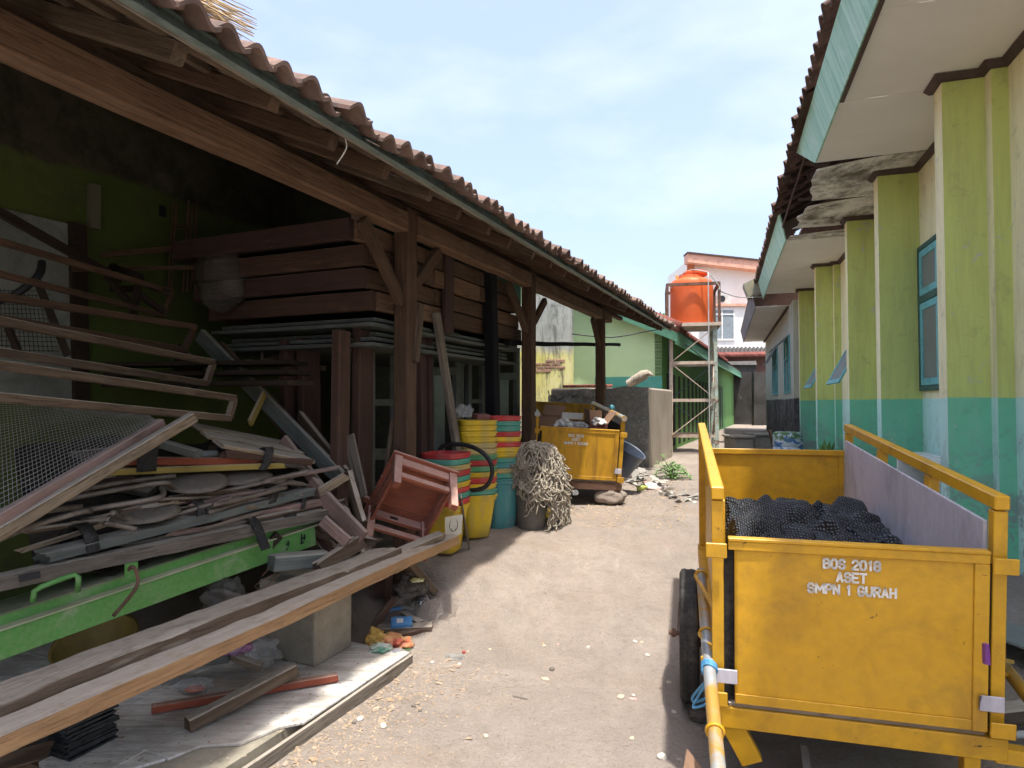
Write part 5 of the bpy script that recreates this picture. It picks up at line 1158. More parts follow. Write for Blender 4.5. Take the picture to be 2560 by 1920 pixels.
# ------------------------------------------------------------------ upturned chair
w3 = V((2.039, .578, -.158)); CHM = Matrix.Translation(V((-.609 * 1.1, 3.888 * 1.1, 1.5 - .546 * 1.1))) @ Matrix.Rotation(w3.length, 4, w3.normalized()) @ Matrix.Scale(1.1, 4)
ch = thing('wooden_chair', 'broken red-brown wooden chair seat tipped up on the planks, legs forward', 'chair', M=CHM)
sx_, sy_ = .21, .2415; lg_ = .293
def cp(nm, x0, x1, y0, y1, z0, z1, mat=None, bev=.004):
    m = MB(); m.box(x0, x1, y0, y1, z0, z1); return m.obj(nm, mat or W_chair, ch, CHM, bev=bev)
for i in range(5):
    y0 = -sy_ + i * (2 * sy_) / 5; cp('seat_plank', -sx_, sx_, y0 + .0012, y0 + 2 * sy_ / 5 - .0012, -.02, 0)
for s in (-1, 1):
    cp('apron', -sx_ + .06, sx_ - .06, s * (sy_ - .035) - .011, s * (sy_ - .035) + .011, .0005, .068); cp('apron', s * (sx_ - .035) - .011, s * (sx_ - .035) + .011, -sy_ + .06, sy_ - .06, .0005, .068)
    for y in (-1, 1):
        l = lg_ * (1 if not (s < 0 and y > 0) else .86)
        m = MB(); xx, yy = s * (sx_ - .037), y * (sy_ - .037); m.add([(xx + a * .025, yy + b * .025, .0005) for a, b in ((-1, -1), (1, -1), (1, 1), (-1, 1))] + [(xx + a * .021, yy + b * .021, l) for a, b in ((-1, -1), (1, -1), (1, 1), (-1, 1))], [(0, 1, 2, 3), (4, 5, 6, 7), (0, 1, 5, 4), (1, 2, 6, 5), (2, 3, 7, 6), (3, 0, 4, 7)]); m.obj('leg', W_chair, ch, CHM, bev=.003)
    cp('stretcher', -sx_ + .06, sx_ - .06, s * (sy_ - .037) - .01, s * (sy_ - .037) + .01, .13, .175); cp('stretcher', s * (sx_ - .037) - .01, s * (sx_ - .037) + .01, -sy_ + .06, sy_ - .06, .09, .13)
for (x, y, z, ax) in ((-.175, -.1, .11, 1), (-.175, .08, .04, 1), (.05, .2045, .035, 0), (-.03, -.2045, .04, 0)):
    s = 1 if (x > 0 or y > .1) else -1
    if ax: cp('mortise', x - .012, x + .0125, y - .02, y + .02, z - .008, z + .008, M_black, 0)
    else: cp('mortise', x - .025, x + .025, y - .012, y + .0125, z - .01, z + .01, M_black, 0)
# broken back frame poking out behind the chair
plank('back_post', P(900, 1240, 4.45), P(945, 1262, 4.4), .04, .04, W_chair, parent=ch)

# ------------------------------------------------------------------ junk pile in the shed
def pk(name, label, a, b, w_, h_, mat, roll=0., wear=.35, splint=0., group=None, cat='plank', rot=False):
    return plank(name, P(*a), P(*b), w_, h_, mat, label, cat, group, None, roll, wear, V((0, 0, 1)), splint, rot)
GP = 'loose planks of the junk pile'
M_end = mwood('raw orange wood', '#b18a58', '#977044', dark='#5c4326', dust='#bdb1a2', rnd=.03)
bB = pk('thick_plank', 'long front plank with raw orange edge lying across the pedestal', (-90, 1886, 1.86), (1128, 1346, 4.4), .125, .058, M_end, 0, .8, .1, GP, rot=True)
bA = pk('thick_plank', 'long rotten split plank lying behind the front plank over the pedestal', (-90, 1790, 2.02), (972, 1383, 3.95), .19, .065, W_old, -4, 1.1, .2, GP, rot=True)
pk('short_plank', 'short pale plank end between the rotten plank and the chair', (960, 1398, 3.9), (1100, 1338, 4.25), .09, .035, W_pale, 0, .5, .2, GP)
# green steel channel with handle
gr = thing('green_steel_channel', 'bright green steel door channel with handle lying across the junk', 'steel channel', P(400, 1460, 3.1))
M_green = mpaint('bright green enamel', '#3f9420', '#36841b', dirt='#a8a48e', da=.6, ds=5, rough=.4, lo=.55, hi=.8, bump=.05, spec=.4)
M_dusty = mpaint('dusty green ledge', '#b0b08c', '#9aa076', dirt='#6f8a4a', da=.5, ds=6, rough=.9)
g0, g1 = P(-60, 1612, 2.44), P(806, 1318, 3.92); Mg = frame(g0, g1); lgt = (g1 - g0).length
m = MB(); m.box(0, lgt - .06, -.005, .005, -.092, .022); m.obj('lower_face', M_green, gr, Mg, bev=.003)
m = MB(); m.box(0, lgt - .02, -.012, .038, .0225, .03); m.obj('dusty_ledge', M_dusty, gr, Mg)
m = MB(); m.box(0, lgt, .032, .04, .0305, .07); m.obj('upper_lip', M_green, gr, Mg, bev=.002)
m = MB(); m.box(0, lgt, .026, .2, .0705, .077); m.obj('dusty_top', mpaint('dusty dark green top', '#5d6b48', '#6d7256', dirt='#8d8672', da=.6, ds=5, rough=.9), gr, Mg)
m = MB(); m.box(.0, lgt - .05, .2, .21, -.09, .0765); m.obj('rear_face', M_green, gr, Mg)
m = MB(); m.tube([P(82, 1505, 2.52), P(86, 1478, 2.52), P(105, 1466, 2.53), P(160, 1445, 2.6), P(186, 1436, 2.64), P(196, 1444, 2.64), P(194, 1478, 2.66)], .011, 8); m.obj('handle', M_green, gr, smooth=True)
m = MB(); q = P(328, 1424, 2.86); m.box(-.028, .028, -.003, .003, -.035, .03); m.obj('lock_tab', M_green, gr, Matrix.Translation(q) @ Matrix.Rotation(math.atan2(g1.y - g0.y, g1.x - g0.x), 4, 'Z'))
wire('hook_rod', [P(322, 1424, 2.8), P(330, 1417, 2.78), P(341, 1430, 2.77), P(340, 1470, 2.76), P(283, 1540, 2.72)], .008, M_rust, gr)
m = MB()
for (u, v) in ((712, 1362), (752, 1346)):                  # painted tally marks
    Y_ = 3.69 if u < 730 else 3.78
    for a, b in (((-10, 4), (12, -4)), ((-8, -8), (-8, 8)), ((2, -12), (2, 14)), ((-4, 14), (8, 10)), ((9, -11), (9, 4))): m.bar(P(u + a[0], v + a[1], Y_ - .01), P(u + b[0], v + b[1], Y_ - .01), .004, .007)
m.obj('painted_mark', M_black, gr)
# boards lying above it, some with rubber straps nailed on
bC = pk('weathered_plank', 'long grey weathered plank with mortise holes directly above the green channel', (-60, 1466, 2.5), (820, 1281, 3.95), .085, .055, W_grey, 0, .6, .1, GP, rot=True)
for (u, v, Y_) in ((74, 1441, 2.60), (726, 1293, 3.71)):
    m = MB(); m.box(-.035, .035, -.004, .004, -.014, .014); m.obj('mortise', M_black, bC, Matrix.Translation(P(u, v, Y_ - .02)) @ Matrix.Rotation(math.atan2(1.45, 1.85), 4, 'Z') @ Matrix.Rotation(-.08, 4, 'Y'))
bD = pk('strapped_board', 'grey-green board carrying three tyre-rubber straps above the weathered plank', (100, 1394, 2.72), (772, 1228, 3.95), .13, .038, W_slate, 0, .6, .6, GP, rot=True)
bE = pk('splintered_board', 'short rosy splintered board resting on the weathered plank', (548, 1304, 3.45), (812, 1252, 3.98), .075, .04, W_pink, 0, .9, .6, GP, rot=True)
bF = pk('orange_board', 'bright orange painted board near the top of the tube chairs', (300, 1152, 3.25), (668, 1153, 3.8), .07, .042, W_orange, 0, .3, .1, GP)
bG = pk('yellow_board', 'faded yellow and pink board directly below the orange board', (262, 1180, 3.2), (706, 1162, 3.85), .09, .034, W_yell, 0, .4, .2, GP)
def strap(par, pix, Y0, Y1, wd, dirv):
    pts = [P(x * .4069, 1000 + y * .4069, Y0 - .06 + (Y1 - Y0) * i / (len(pix) - 1)) for i, (x, y) in enumerate(pix)]; q = []
    for i in range(len(pts) - 1):
        p0, p1, p2, p3 = pts[max(0, i - 1)], pts[i], pts[i + 1], pts[min(len(pts) - 1, i + 2)]
        for k in range(4):
            t_ = k / 4; q.append(.5 * ((2 * p1) + (p2 - p0) * t_ + (2 * p0 - 5 * p1 + 4 * p2 - p3) * t_ * t_ + (3 * p1 - p0 - 3 * p2 + p3) * t_ ** 3))
    q.append(pts[-1]); m = MB(); n = len(q); m.sheet(lambda a, b: q[int(round(b * (n - 1)))] + dirv * (a - .5) * wd, 2, n - 1); m.obj('rubber_strap', M_rubber, par, smooth=True, sol=.008)
dD = (P(772, 1228, 3.95) - P(100, 1394, 2.72)).normalized()
strap(bD, [(400, 890), (440, 790), (500, 765), (555, 830), (575, 935)], 3.05, 2.88, .055, dD)
strap(bD, [(1110, 715), (1140, 640), (1190, 612), (1240, 660), (1225, 765)], 3.5, 3.33, .05, dD)
strap(bD, [(1565, 600), (1590, 545), (1640, 520), (1690, 560), (1670, 635)], 3.86, 3.7, .05, dD)
dF = V((1, .9, 0)).normalized()
strap(bF, [(925, 280), (915, 300), (905, 360), (900, 440)], 3.36, 3.3, .09, dF); strap(bF, [(1600, 330), (1620, 300), (1655, 298), (1640, 380), (1610, 430)], 3.85, 3.72, .05, dF)
strap(bC, [(1490, 725), (1545, 730), (1590, 800), (1610, 860), (1635, 915)], 3.6, 3.42, .055, dD); strap(bE, [(1835, 600), (1850, 590), (1868, 625), (1860, 668)], 3.95, 3.85, .03, dD)
# wire screen in a timber edge
ws = thing('wire_screen', 'curved wire mesh screen edged with a brown batten at left', 'wire screen', P(200, 1190, 2.8))
plank('batten', P(405, 1060, 3.1), P(-60, 1334, 2.36), .04, .055, W_pink, parent=ws)
plank('batten', P(482, 1043, 3.16), P(-60, 1368, 2.36), .045, .052, W_pale, parent=ws)
c00, c10, c01, c11 = P(-60, 1322, 2.38), P(402, 1058, 3.12), P(-60, 985, 3.3), P(345, 1025, 3.7)
def wsp(a, b): return c00.lerp(c10, a).lerp(c01.lerp(c11, a), b) + V((0, 0, .05 * math.sin(b * 3.1) * math.sin(a * 2.6 + .4) + .006 * fbm(a * 5, b * 5)))
m = MB(); na, nb_ = 50, 36
for i in range(na): m.tube([wsp(i / (na - 1), k / 12) for k in range(13)], .0014, 3, cap=False)
for j in range(nb_): m.tube([wsp(k / 14, j / (nb_ - 1)) for k in range(15)], .0014, 3, cap=False)
m.obj('wire_mesh', mpaint('galvanised wire', '#b0b0a8', '#95958e', rough=.6), ws)
# long bench frames stacked at the left
def lframe(label, tl_, tr_, bl, br, mat, th=.038, group='stacked bench frames'):
    f_ = thing('bench_frame', label, 'wooden frame', P(*bl), group); a, b, c, d = P(*tl_), P(*tr_), P(*bl), P(*br)
    ex_ = (b - a).normalized(); a = a - ex_ * .2; c = c - ex_ * .2
    plank('rail', a, b, th, th, mat, parent=f_); plank('rail', c, d, th, th, mat, parent=f_)
    plank('end_stile', b + (d - b) * .04, d - (d - b) * .04, th * .9, th, mat, parent=f_, up=ex_); plank('end_stile', a, c, th * .9, th, mat, parent=f_, up=ex_); return f_
lframe('lowest grey bench frame jutting over the wire screen', (0, 912, 2.55), (586, 996, 3.85), (0, 994, 2.5), (572, 1046, 3.8), W_old)
lframe('brown bench frame second from the bottom of the stack', (0, 802, 2.75), (533, 906, 4.1), (0, 880, 2.72), (516, 958, 4.05), W_old)
lframe('dark bench frame third from the bottom of the stack', (0, 742, 3.0), (486, 818, 4.35), (0, 792, 2.95), (461, 874, 4.3), W_brown)
lframe('topmost thin bench frame of the stack', (0, 604, 3.05), (430, 730, 4.5), (0, 684, 3.0), (410, 788, 4.45), W_brown, .032)
pk('dark_lath', 'long dark lath leaning above the bench frames', (-20, 520, 3.3), (300, 700, 4.2), .03, .05, W_dark, group=GP, cat='lath')
pk('level_lath', 'thin brown lath lying level in front of the lime green wall', (120, 648, 4.6), (480, 618, 4.9), .02, .04, W_brown, group=GP, cat='lath')
pk('second_lath', 'thin brown lath just below the level lath', (180, 674, 4.3), (560, 668, 4.9), .02, .03, W_brown, group=GP, cat='lath')
bf = thing('bent_chair_frame', 'small dark broken chair frame standing on the bench frames', 'chair frame', P(300, 760, 4.3))
for a, b in (((268, 690, 4.3), (330, 765, 4.2)), ((268, 690, 4.3), (285, 665, 4.5)), ((350, 690, 4.3), (330, 800, 4.2)), ((350, 705, 4.3), (425, 735, 4.4)), ((345, 735, 4.3), (410, 780, 4.4)), ((285, 668, 4.5), (350, 692, 4.3)), ((280, 722, 4.4), (345, 722, 4.3))): plank('bar', P(*a), P(*b), .04, .04, W_dark, parent=bf)
hoop = thing('round_hoop_net', 'dark bent hoop with square netting hanging at the far left', 'hoop net', P(60, 800, 3.4))
wire('hoop', [P(-20, 760, 3.4), P(40, 735, 3.4), P(95, 690, 3.45), P(105, 655, 3.5)], .02, M_black, hoop); plank('stay', P(92, 700, 3.4), P(170, 890, 3.5), .03, .035, W_dark, parent=hoop); plank('stay', P(20, 820, 3.4), P(45, 875, 3.4), .03, .03, W_dark, parent=hoop)
m = MB()
for i in range(13): m.tube([P(-10 + i * 10, 720 + i * 1.5, 3.44), P(-6 + i * 11.5, 880, 3.5)], .0022, 3, cap=False)
for j in range(14): m.tube([P(-20, 725 + j * 11.5, 3.44), P(104 + j * 3.4, 728 + j * 11.5, 3.47)], .0022, 3, cap=False)
m.obj('netting', M_black, hoop)
rb = thing('rebar_cage', 'rusty reinforcing rods tied with stirrups against the back wall', 'rebar', P(455, 720, 5.2))
for du, dl in ((426, 0), (434, 6), (464, -4), (474, 8), (484, 14)): m = MB(); m.tube([P(du + 8, 505 + dl, 5.2), P(du - 6, 730, 5.1)], .007, 6); m.obj('rod', M_rust, rb)
for v_ in (560, 640): m = MB(); m.tube([P(428, v_, 5.16), P(484, v_ + 8, 5.2), P(476, v_ + 16, 5.3), P(434, v_ + 10, 5.28)], .004, 5, True); m.obj('stirrup', M_rust, rb)
blob('hanging_plastic_bag', 'large dusty clear plastic bag hanging at the end of the stacked crates', P(556, 692, 4.75), (.19, .16, .26), M_filmd, 'plastic bag', .3, 5, 1.3, flat=1.2)
# folding tube chairs, flattened in the pile
def z3(x, y, Y_): return P(x * .4069, 1000 + y * .4069, Y_)
M_seat = mpaint('dusty chair seat', '#7d7467', '#6d6458', dirt='#4d463b', da=.5, ds=5, rough=.85)
def tubechair(label, tubes, seats):
    f_ = thing('folding_tube_chair', label, 'folding chair', z3(*tubes[0][0][0], tubes[0][1]), 'folded steel chairs in the pile')
    for pts, Ya, Yb in tubes:
        n = len(pts); wire('tube', [z3(x, y, Ya - .12 + (Yb - Ya) * i / (n - 1)) for i, (x, y) in enumerate(pts)], .0125, M_tube, f_, 8, 5)
    for (x, y, Y_, rx, ry, rot) in seats:
        m = MB(); m.lathe([(.001, -.012), (.8, -.012), (1., 0), (.8, .014), (.001, .018)], 24); m.obj('seat', M_seat, f_, Matrix.Translation(z3(x, y, Y_)) @ Matrix.Rotation(rot, 4, 'Z') @ Matrix.Rotation(.22, 4, 'X') @ Matrix.Diagonal((rx, ry, 1, 1)).to_4x4(), smooth=True)
    return f_
tubechair('bent shiny tube chair with a grey rounded seat below the yellow board', [([(400, 612), (700, 555), (1000, 508), (1060, 530), (1150, 578), (1260, 582), (1600, 512), (1860, 452)], 3.05, 3.85), ([(500, 555), (760, 505), (1080, 465)], 3.2, 3.5)], [(1200, 500, 3.45, .17, .19, .5)])
tubechair('folded tube chair with dark oval seat under the strap', [([(1740, 398), (1850, 412), (1880, 430), (1860, 445), (1600, 500)], 3.95, 3.75), ([(1310, 645), (1520, 600), (1760, 535)], 3.4, 3.8), ([(1280, 690), (1500, 620), (1800, 492)], 3.4, 3.85)], [(1450, 470, 3.7, .2, .15, .4)])
tubechair('rusty tube chair with flattened joint at the left of the pile', [([(10, 850), (200, 775), (490, 690), (560, 682)], 2.6, 3.0), ([(440, 692), (720, 645), (950, 605), (1005, 575), (990, 540)], 2.95, 3.3), ([(690, 692), (760, 725), (950, 740), (1100, 700), (1420, 600)], 3.0, 3.5), ([(640, 758), (720, 768), (840, 795)], 2.95, 3.05), ([(0, 800), (250, 690), (500, 655)], 2.6, 2.95)], [(890, 690, 3.15, .16, .15, .3)])
# more boards at the right of the pile
for i, (a, b) in enumerate((((486, 1066, 3.75), (722, 1112, 4.25)), ((512, 1086, 3.66), (746, 1128, 4.12)), ((545, 1108, 3.56), (772, 1148, 4.0)))):
    pk('dusty_board', ('upper', 'middle', 'lower')[i] + ' of three dusty pale boards lying side by side below the frames', a, b, .135, .02, W_pale, 14, .2, .1, 'three dusty boards')
pk('panel_edge', 'red-edged board under the three dusty boards', (560, 1134, 3.55), (778, 1156, 3.95), .03, .04, W_red, 0, .4, .3, GP)
pk('slate_block', 'short slate-topped block end above the orange board', (398, 1107, 3.4), (497, 1136, 3.35), .06, .042, W_slate, 0, .3, 0, GP)
wire('grey_pipe_end', [P(470, 1141, 3.5), P(545, 1133, 3.65)], .022, mpaint('grey pipe', '#7d8584', '#6d7574', rough=.5), None, 12); tag(bpy.data.objects['grey_pipe_end'], 'short grey pipe end beside the slate-topped block', 'pipe')
pk('slate_plank', 'long slate-painted plank slanting down to the mortised crosspiece', (500, 838, 4.6), (852, 1196, 4.15), .04, .1, W_slate, 0, .2, 0, GP)
pk('brown_plank', 'long brown plank slanting behind the slate-painted plank', (548, 872, 4.75), (758, 1112, 4.35), .03, .13, W_brown, 0, .3, .1, GP)
pk('narrow_plank', 'narrow grey plank slanting right of the slate plank', (749, 1037, 4.5), (866, 1182, 4.2), .03, .06, W_old, 0, .5, .2, GP)
pk('rosy_plank', 'rosy plank slanting from the dusty boards down to the crosspiece', (708, 1098, 4.1), (802, 1222, 3.98), .03, .07, W_pink, 0, .2, 0, GP)
pk('rosy_plank', 'wide rosy plank sloping down to the chair foot', (775, 1208, 3.98), (908, 1346, 3.8), .03, .1, W_pink, 0, .2, 0, GP)
pk('crosspiece', 'short mortised crosspiece between the rosy planks', (802, 1228, 3.92), (868, 1188, 3.98), .04, .055, W_pale, 0, .4, .2, GP)
pk('splintered_stick', 'splintered brown stick leaning left of the tipped chair', (868, 1178, 4.05), (906, 1312, 3.9), .03, .065, W_old, 0, 1.2, 1., GP, rot=True)
pk('short_rosy_plank', 'short rosy plank below the green channel end', (806, 1300, 3.72), (870, 1356, 3.7), .03, .065, W_pink, 0, .2, 0, GP)
pk('old_plank', 'old grey plank running under the rotten plank to the chair foot', (904, 1350, 3.85), (792, 1424, 3.55), .05, .08, W_old, 0, .8, .3, GP, rot=True)
pk('teal_beam', 'stub of teal-grey beam below the tally marks', (680, 1408, 3.5), (813, 1396, 3.7), .1, .085, W_slate, 0, .3, 0, GP)
pk('upright_board', 'short grey upright board in front of the red standing boards', (872, 1090, 4.25), (905, 1240, 4.2), .02, .085, W_grey, 0, .4, .2, GP)
pk('flat_batten', 'pale cross-shaped batten lying in the dark behind the pile', (610, 905, 4.9), (815, 922, 5.0), .02, .04, W_old, 0, .2, 0, GP)
for a, b in (((648, 908, 4.9), (712, 884, 4.95)), ((655, 870, 4.95), (655, 912, 4.9)), ((712, 884, 4.95), (706, 935, 4.9))): plank('arm', P(*a), P(*b), .02, .03, W_old, parent=bpy.data.objects['flat_batten'])
pk('yellow_lath', 'yellowish lath under the slanting brown plank', (660, 985, 4.3), (625, 1058, 4.1), .02, .05, W_yell, 0, .2, 0, GP)
pk('dark_beam_end', 'dark red panel lying behind the bench frame ends', (440, 890, 4.7), (500, 950, 4.5), .02, .2, W_maroon, 0, .2, 0, GP)
rnd = random.Random(17); c0_, c1_, f0_, f1_ = P(-60, 1452, 2.52), P(820, 1272, 3.93), P(0, 1335, 2.72), P(790, 1165, 3.98)
for i in range(20):
    a = rnd.uniform(.25, .95); b = rnd.uniform(.08, .95); c = c0_.lerp(c1_, a).lerp(f0_.lerp(f1_, a), b) + V((0, .05, -.01)); d = ((c1_ - c0_).normalized() + V((rnd.gauss(0, .18), rnd.gauss(0, .18), rnd.gauss(0, .10)))).normalized() * rnd.uniform(.12, .38)
    plank('splintered_lath', c - d, c + d, rnd.uniform(.015, .04), rnd.uniform(.012, .028), rnd.choice([W_grey, W_old, W_pale, W_pink, W_old]), 'thin splintered lath tangled among boards in the middle of the junk pile', 'lath', 'splintered laths in the pile', None, rnd.uniform(-30, 30), .9, splint=1.2)
for i in range(12):
    c = P(rnd.uniform(790, 890), rnd.uniform(1270, 1400), rnd.uniform(3.9, 4.1)); d = V((rnd.uniform(.3, 1), rnd.uniform(-.4, .3), rnd.uniform(-1, .5))).normalized() * rnd.uniform(.08, .2)
    plank('broken_stick', c - d, c + d, rnd.uniform(.02, .035), rnd.uniform(.03, .06), rnd.choice([W_pink, W_old, W_pale, W_maroon]), 'short broken stick jammed between the pile and the tipped chair', 'stick', 'broken sticks by the chair', None, rnd.uniform(-30, 30), .9, splint=1.)
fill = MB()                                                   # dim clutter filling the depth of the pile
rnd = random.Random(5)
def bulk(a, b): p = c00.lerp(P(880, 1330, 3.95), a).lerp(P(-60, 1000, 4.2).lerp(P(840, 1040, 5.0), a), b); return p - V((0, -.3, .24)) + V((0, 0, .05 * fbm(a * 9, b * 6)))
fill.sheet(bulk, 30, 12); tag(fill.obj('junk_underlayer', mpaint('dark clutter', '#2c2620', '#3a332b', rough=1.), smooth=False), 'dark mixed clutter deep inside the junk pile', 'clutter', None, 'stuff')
for i in range(20):
    a = rnd.random(); b = rnd.uniform(.1, .95); c = bulk(a, b) + V((0, .12, rnd.uniform(.02, .07))); d = V((rnd.uniform(-1, 1), rnd.uniform(0, 1), rnd.uniform(-.1, .15))).normalized() * rnd.uniform(.15, .35)
    plank('scrap_piece', c - d, c + d, rnd.uniform(.03, .05), rnd.uniform(.04, .09), rnd.choice([W_old, W_brown, W_dark, W_maroon, W_grey, W_pink]), 'small scrap board jumbled deep among the junk pile', 'scrap board', 'jumbled scrap boards', None, rnd.uniform(0, 90), .5)

# ------------------------------------------------------------------ stacked crates, panels and standing boards
for i in range(4):
    f_ = thing('wooden_crate_frame', ('lowest', 'second lowest', 'second highest', 'topmost')[i] + ' reddish box frame in the high crate stack behind the first post', 'box frame', S(1, -.4, 2.13 + i * .142), 'stacked box frames')
    z = 2.2 + i * .142; t0 = .66 - .09 * (i == 3) + .05 * (i == 0) - .05 * i; t1 = 3.35 - .12 * i + .06 * (i % 2); n0 = -.17 - .03 * (i % 2) + .02 * i; n1 = -1.7 - .05 * (i % 2)
    m_ = (W_red, W_maroon, W_red, W_maroon)[i]
    plank('side_board', S(t0, n0, z), S(t0, n1, z), .05, .135, m_, parent=f_, wear=.2); plank('side_board', S(t1, n0, z), S(t1, n1, z), .05, .135, m_, parent=f_, wear=.2)
    for k in range(3):
        a = t0 + .03 + (t1 - t0 - .06) * k / 3; b = t0 + .03 + (t1 - t0 - .06) * (k + 1) / 3 - .01
        plank('front_board', S(a, n0 - .02 + .03 * random.random(), z), S(b, n0 - .02 + .03 * random.random(), z), .06, .128, W_brown if (i + k) % 3 else W_beam, parent=f_, wear=.5)
    plank('rear_board', S(t0, n1, z), S(t1, n1, z), .05, .13, m_, parent=f_)
    m = MB(); m.box(t0 + .03, t1 - .03, -n0 + .05, -n1 - .03, z - .03, z - .01, MS); m.obj('base_sheet', W_dark, f_, Matrix.Translation(OS))
for i in range(5):
    m = MB(); m.box(.62 + .1 * (i % 3), 3.1 - .1 * (i % 2), .12 + .05 * (i % 3), 1.6, 1.88 + i * .045, 1.905 + i * .045, MS)
    tag(m.obj('thin_board', W_slate, None, Matrix.Translation(OS), bev=.003), ('lowest', 'second lowest', 'middle', 'second highest', 'topmost')[i] + ' thin mint-edged panel under the high crate stack', 'panel', 'thin panels under the crates')
m = MB(); m.box(.95, 3.75, .33, .36, 2.6, 2.86, MS); tag(m.obj('wide_board', W_mint, None, Matrix.Translation(OS)), 'wide mint green board lying on top of the high crate stack', 'board')
for i in range(3):
    plank('dark_shelf_board', S(.2 + .1 * i, -.35 - .1 * i, 1.62 + .07 * i), S(.1, -1.9, 1.62 + .07 * i), .25, .03, W_dark, ('lower', 'middle', 'upper')[i] + ' dark shelf board left of the standing red boards', 'board', 'dark shelf boards')
def upright(name, label, u0, v0, u1, v1, n, wd, th, mat, cat='board', grp=None, lean=0., wear=.25):
    return plank(name, onS(u1, v1, n + lean), onS(u0, v0, n), th, wd, mat, label, cat, grp, None, 0, wear, DS)
upright('standing_board', 'left red-brown standing board with a capped top, left of first post', 853, 828, 848, 1262, -.3, .12, .07, W_red, lean=.05)
upright('standing_board', 'right red-brown standing board with a capped top, next to first post', 908, 826, 904, 1262, -.32, .165, .07, W_red, lean=.05)
upright('rear_board', 'dim maroon standing board behind the slanting narrow plank', 720, 850, 722, 1130, -.95, .13, .06, W_maroon)
upright('rear_board', 'wide dim maroon standing board left of the red standing boards', 770, 845, 775, 1140, -.85, .2, .06, W_maroon)
upright('maroon_board', 'scratched maroon board standing just right of first post', 1052, 842, 1056, 1210, -.22, .085, .05, W_maroon)
upright('maroon_board', 'narrow maroon board beside the scratched maroon board', 1071, 845, 1076, 1210, -.22, .055, .05, W_maroon)
upright('hanging_board', 'short brown board hanging vertically under the beam between posts', 1120, 632, 1120, 834, -.1, .14, .04, W_maroon)
upright('tarred_post', 'black tarred post standing between the first two posts', 1224, 684, 1236, 1170, -.08, .12, .1, W_black, 'post')
upright('leaning_plank', 'pale grey plank leaning behind the tall middle bin stack', 1090, 782, 1150, 1170, -.12, .085, .04, W_grey, lean=.1)
upright('short_brace', 'short brown stick propped on the right side of first post', 1052, 762, 1038, 905, .07, .05, .04, W_old, 'stick')
upright('propped_stick', 'thin grey stick leaning between red boards and first post', 985, 1050, 968, 1180, -.12, .05, .03, W_old, 'stick')
# old teal door and window panels standing in the shed
M_panelp = mpaint('pale panel paint', '#8a9890', '#7a8880', dirt='#56605a', da=.5, ds=3, rough=.8)
def panel(label, n, bars, fills, grp='old door and window panels'):
    u, v = bars[0][0], bars[0][3]; f_ = thing('old_door_panel', label, 'door panel', onS(u, v, n), grp)
    for (u0, v0, u1, v1) in bars:
        m = MB(); m.prism([onS(u0, v1, n), onS(u0, v0, n), onS(u1, v0, n), onS(u1, v1, n)], -NS * .04); m.obj('frame_bar', W_slate, f_)
    for (u0, v0, u1, v1) in fills:
        m = MB(); m.prism([onS(u0, v1, n - .02), onS(u0, v0, n - .02), onS(u1, v0, n - .02), onS(u1, v1, n - .02)], -NS * .012); m.obj('infill_panel', M_panelp, f_)
panel('teal-grey door frame panel between red boards and first post', -.42, [(927, 835, 938, 1240), (985, 835, 992, 1240), (938, 998, 985, 1014), (938, 1122, 985, 1150), (938, 838, 985, 850)], [])
panel('grey door panel with pale infill right of first post', -.44, [(1072, 828, 1084, 1210), (1140, 828, 1152, 1210), (1084, 828, 1140, 853), (1084, 918, 1140, 937)], [(1086, 938, 1112, 1205)])
panel('dark glazed window panel in the middle with thin bars', -.47, [(1153, 850, 1160, 1200), (1172, 872, 1180, 1200), (1205, 850, 1213, 1200), (1160, 850, 1205, 872), (1180, 998, 1205, 1008), (1160, 1090, 1205, 1100)], [])
panel('grey door panel with pale infill beside the second post', -.4, [(1242, 866, 1250, 1190), (1291, 870, 1300, 1190), (1250, 866, 1291, 880), (1250, 932, 1291, 950)], [(1250, 950, 1272, 1190)])
plank('dark_rail', onS(1268, 858, -.12), onS(1549, 862, -.12), .04, .05, W_black, 'long dark rail crossing behind the second and third posts', 'rail')

# ------------------------------------------------------------------ floor of the porch: sticks, slates, rubbish
plank('red_stick', G(380, 1772, .10), G(843, 1692, .10), .04, .035, W_orange, 'red-painted stick lying on the white tiles under the brown stick', 'stick', wear=.5)
plank('brown_stick', G(468, 1812, .11), G(736, 1672, .19), .06, .06, W_old, 'thick mossy brown stick lying across the red stick', 'stick', wear=.4)
plank('white_block', G(395, 1660, .2), G(572, 1640, .2), .05, .06, W_slate, 'whitish painted batten lying below the front plank', 'batten', wear=.6)
plank('loose_batten', G(535, 1622, .22), G(652, 1668, .12), .05, .035, W_pale, 'loose pale batten slanting beside the pedestal', 'batten', wear=.5)
sm_ = MB(); sm_.box(-.10, .10, -.14, .14, 0, .0075); SLM = sm_.mesh('slate'); SLM.materials.append(mpaint('black slate', '#25282a', '#1c1f21', dirt='#7f8482', da=.5, ds=14, rough=.5, lo=.5, hi=.8))
def slates(base, n, where):
    for i in range(n):
        o = link('slate_sheet', SLM, None, None, Matrix.Translation(base + V((0, 0, i * .0092))) @ MS @ Matrix.Translation(V((random.uniform(-.012, .012), random.uniform(-.012, .012), 0))) @ Matrix.Rotation(random.uniform(-.05, .05), 4, 'Z')); tag(o, 'thin black slate in the ' + where, 'slate', 'slates in the ' + where)
q = G(232, 1872, ZT); slates(q + NS * -.14, 20, 'right slate stack on the porch tiles'); q2 = G(100, 1905, ZT); slates(q2 + NS * -.15, 19, 'left slate stack at the picture corner')
plank('teal_block', G(-40, 1880, .3), G(34, 1852, .3), .06, .05, W_mint, 'small mint-painted block end in the lower left corner', 'block')
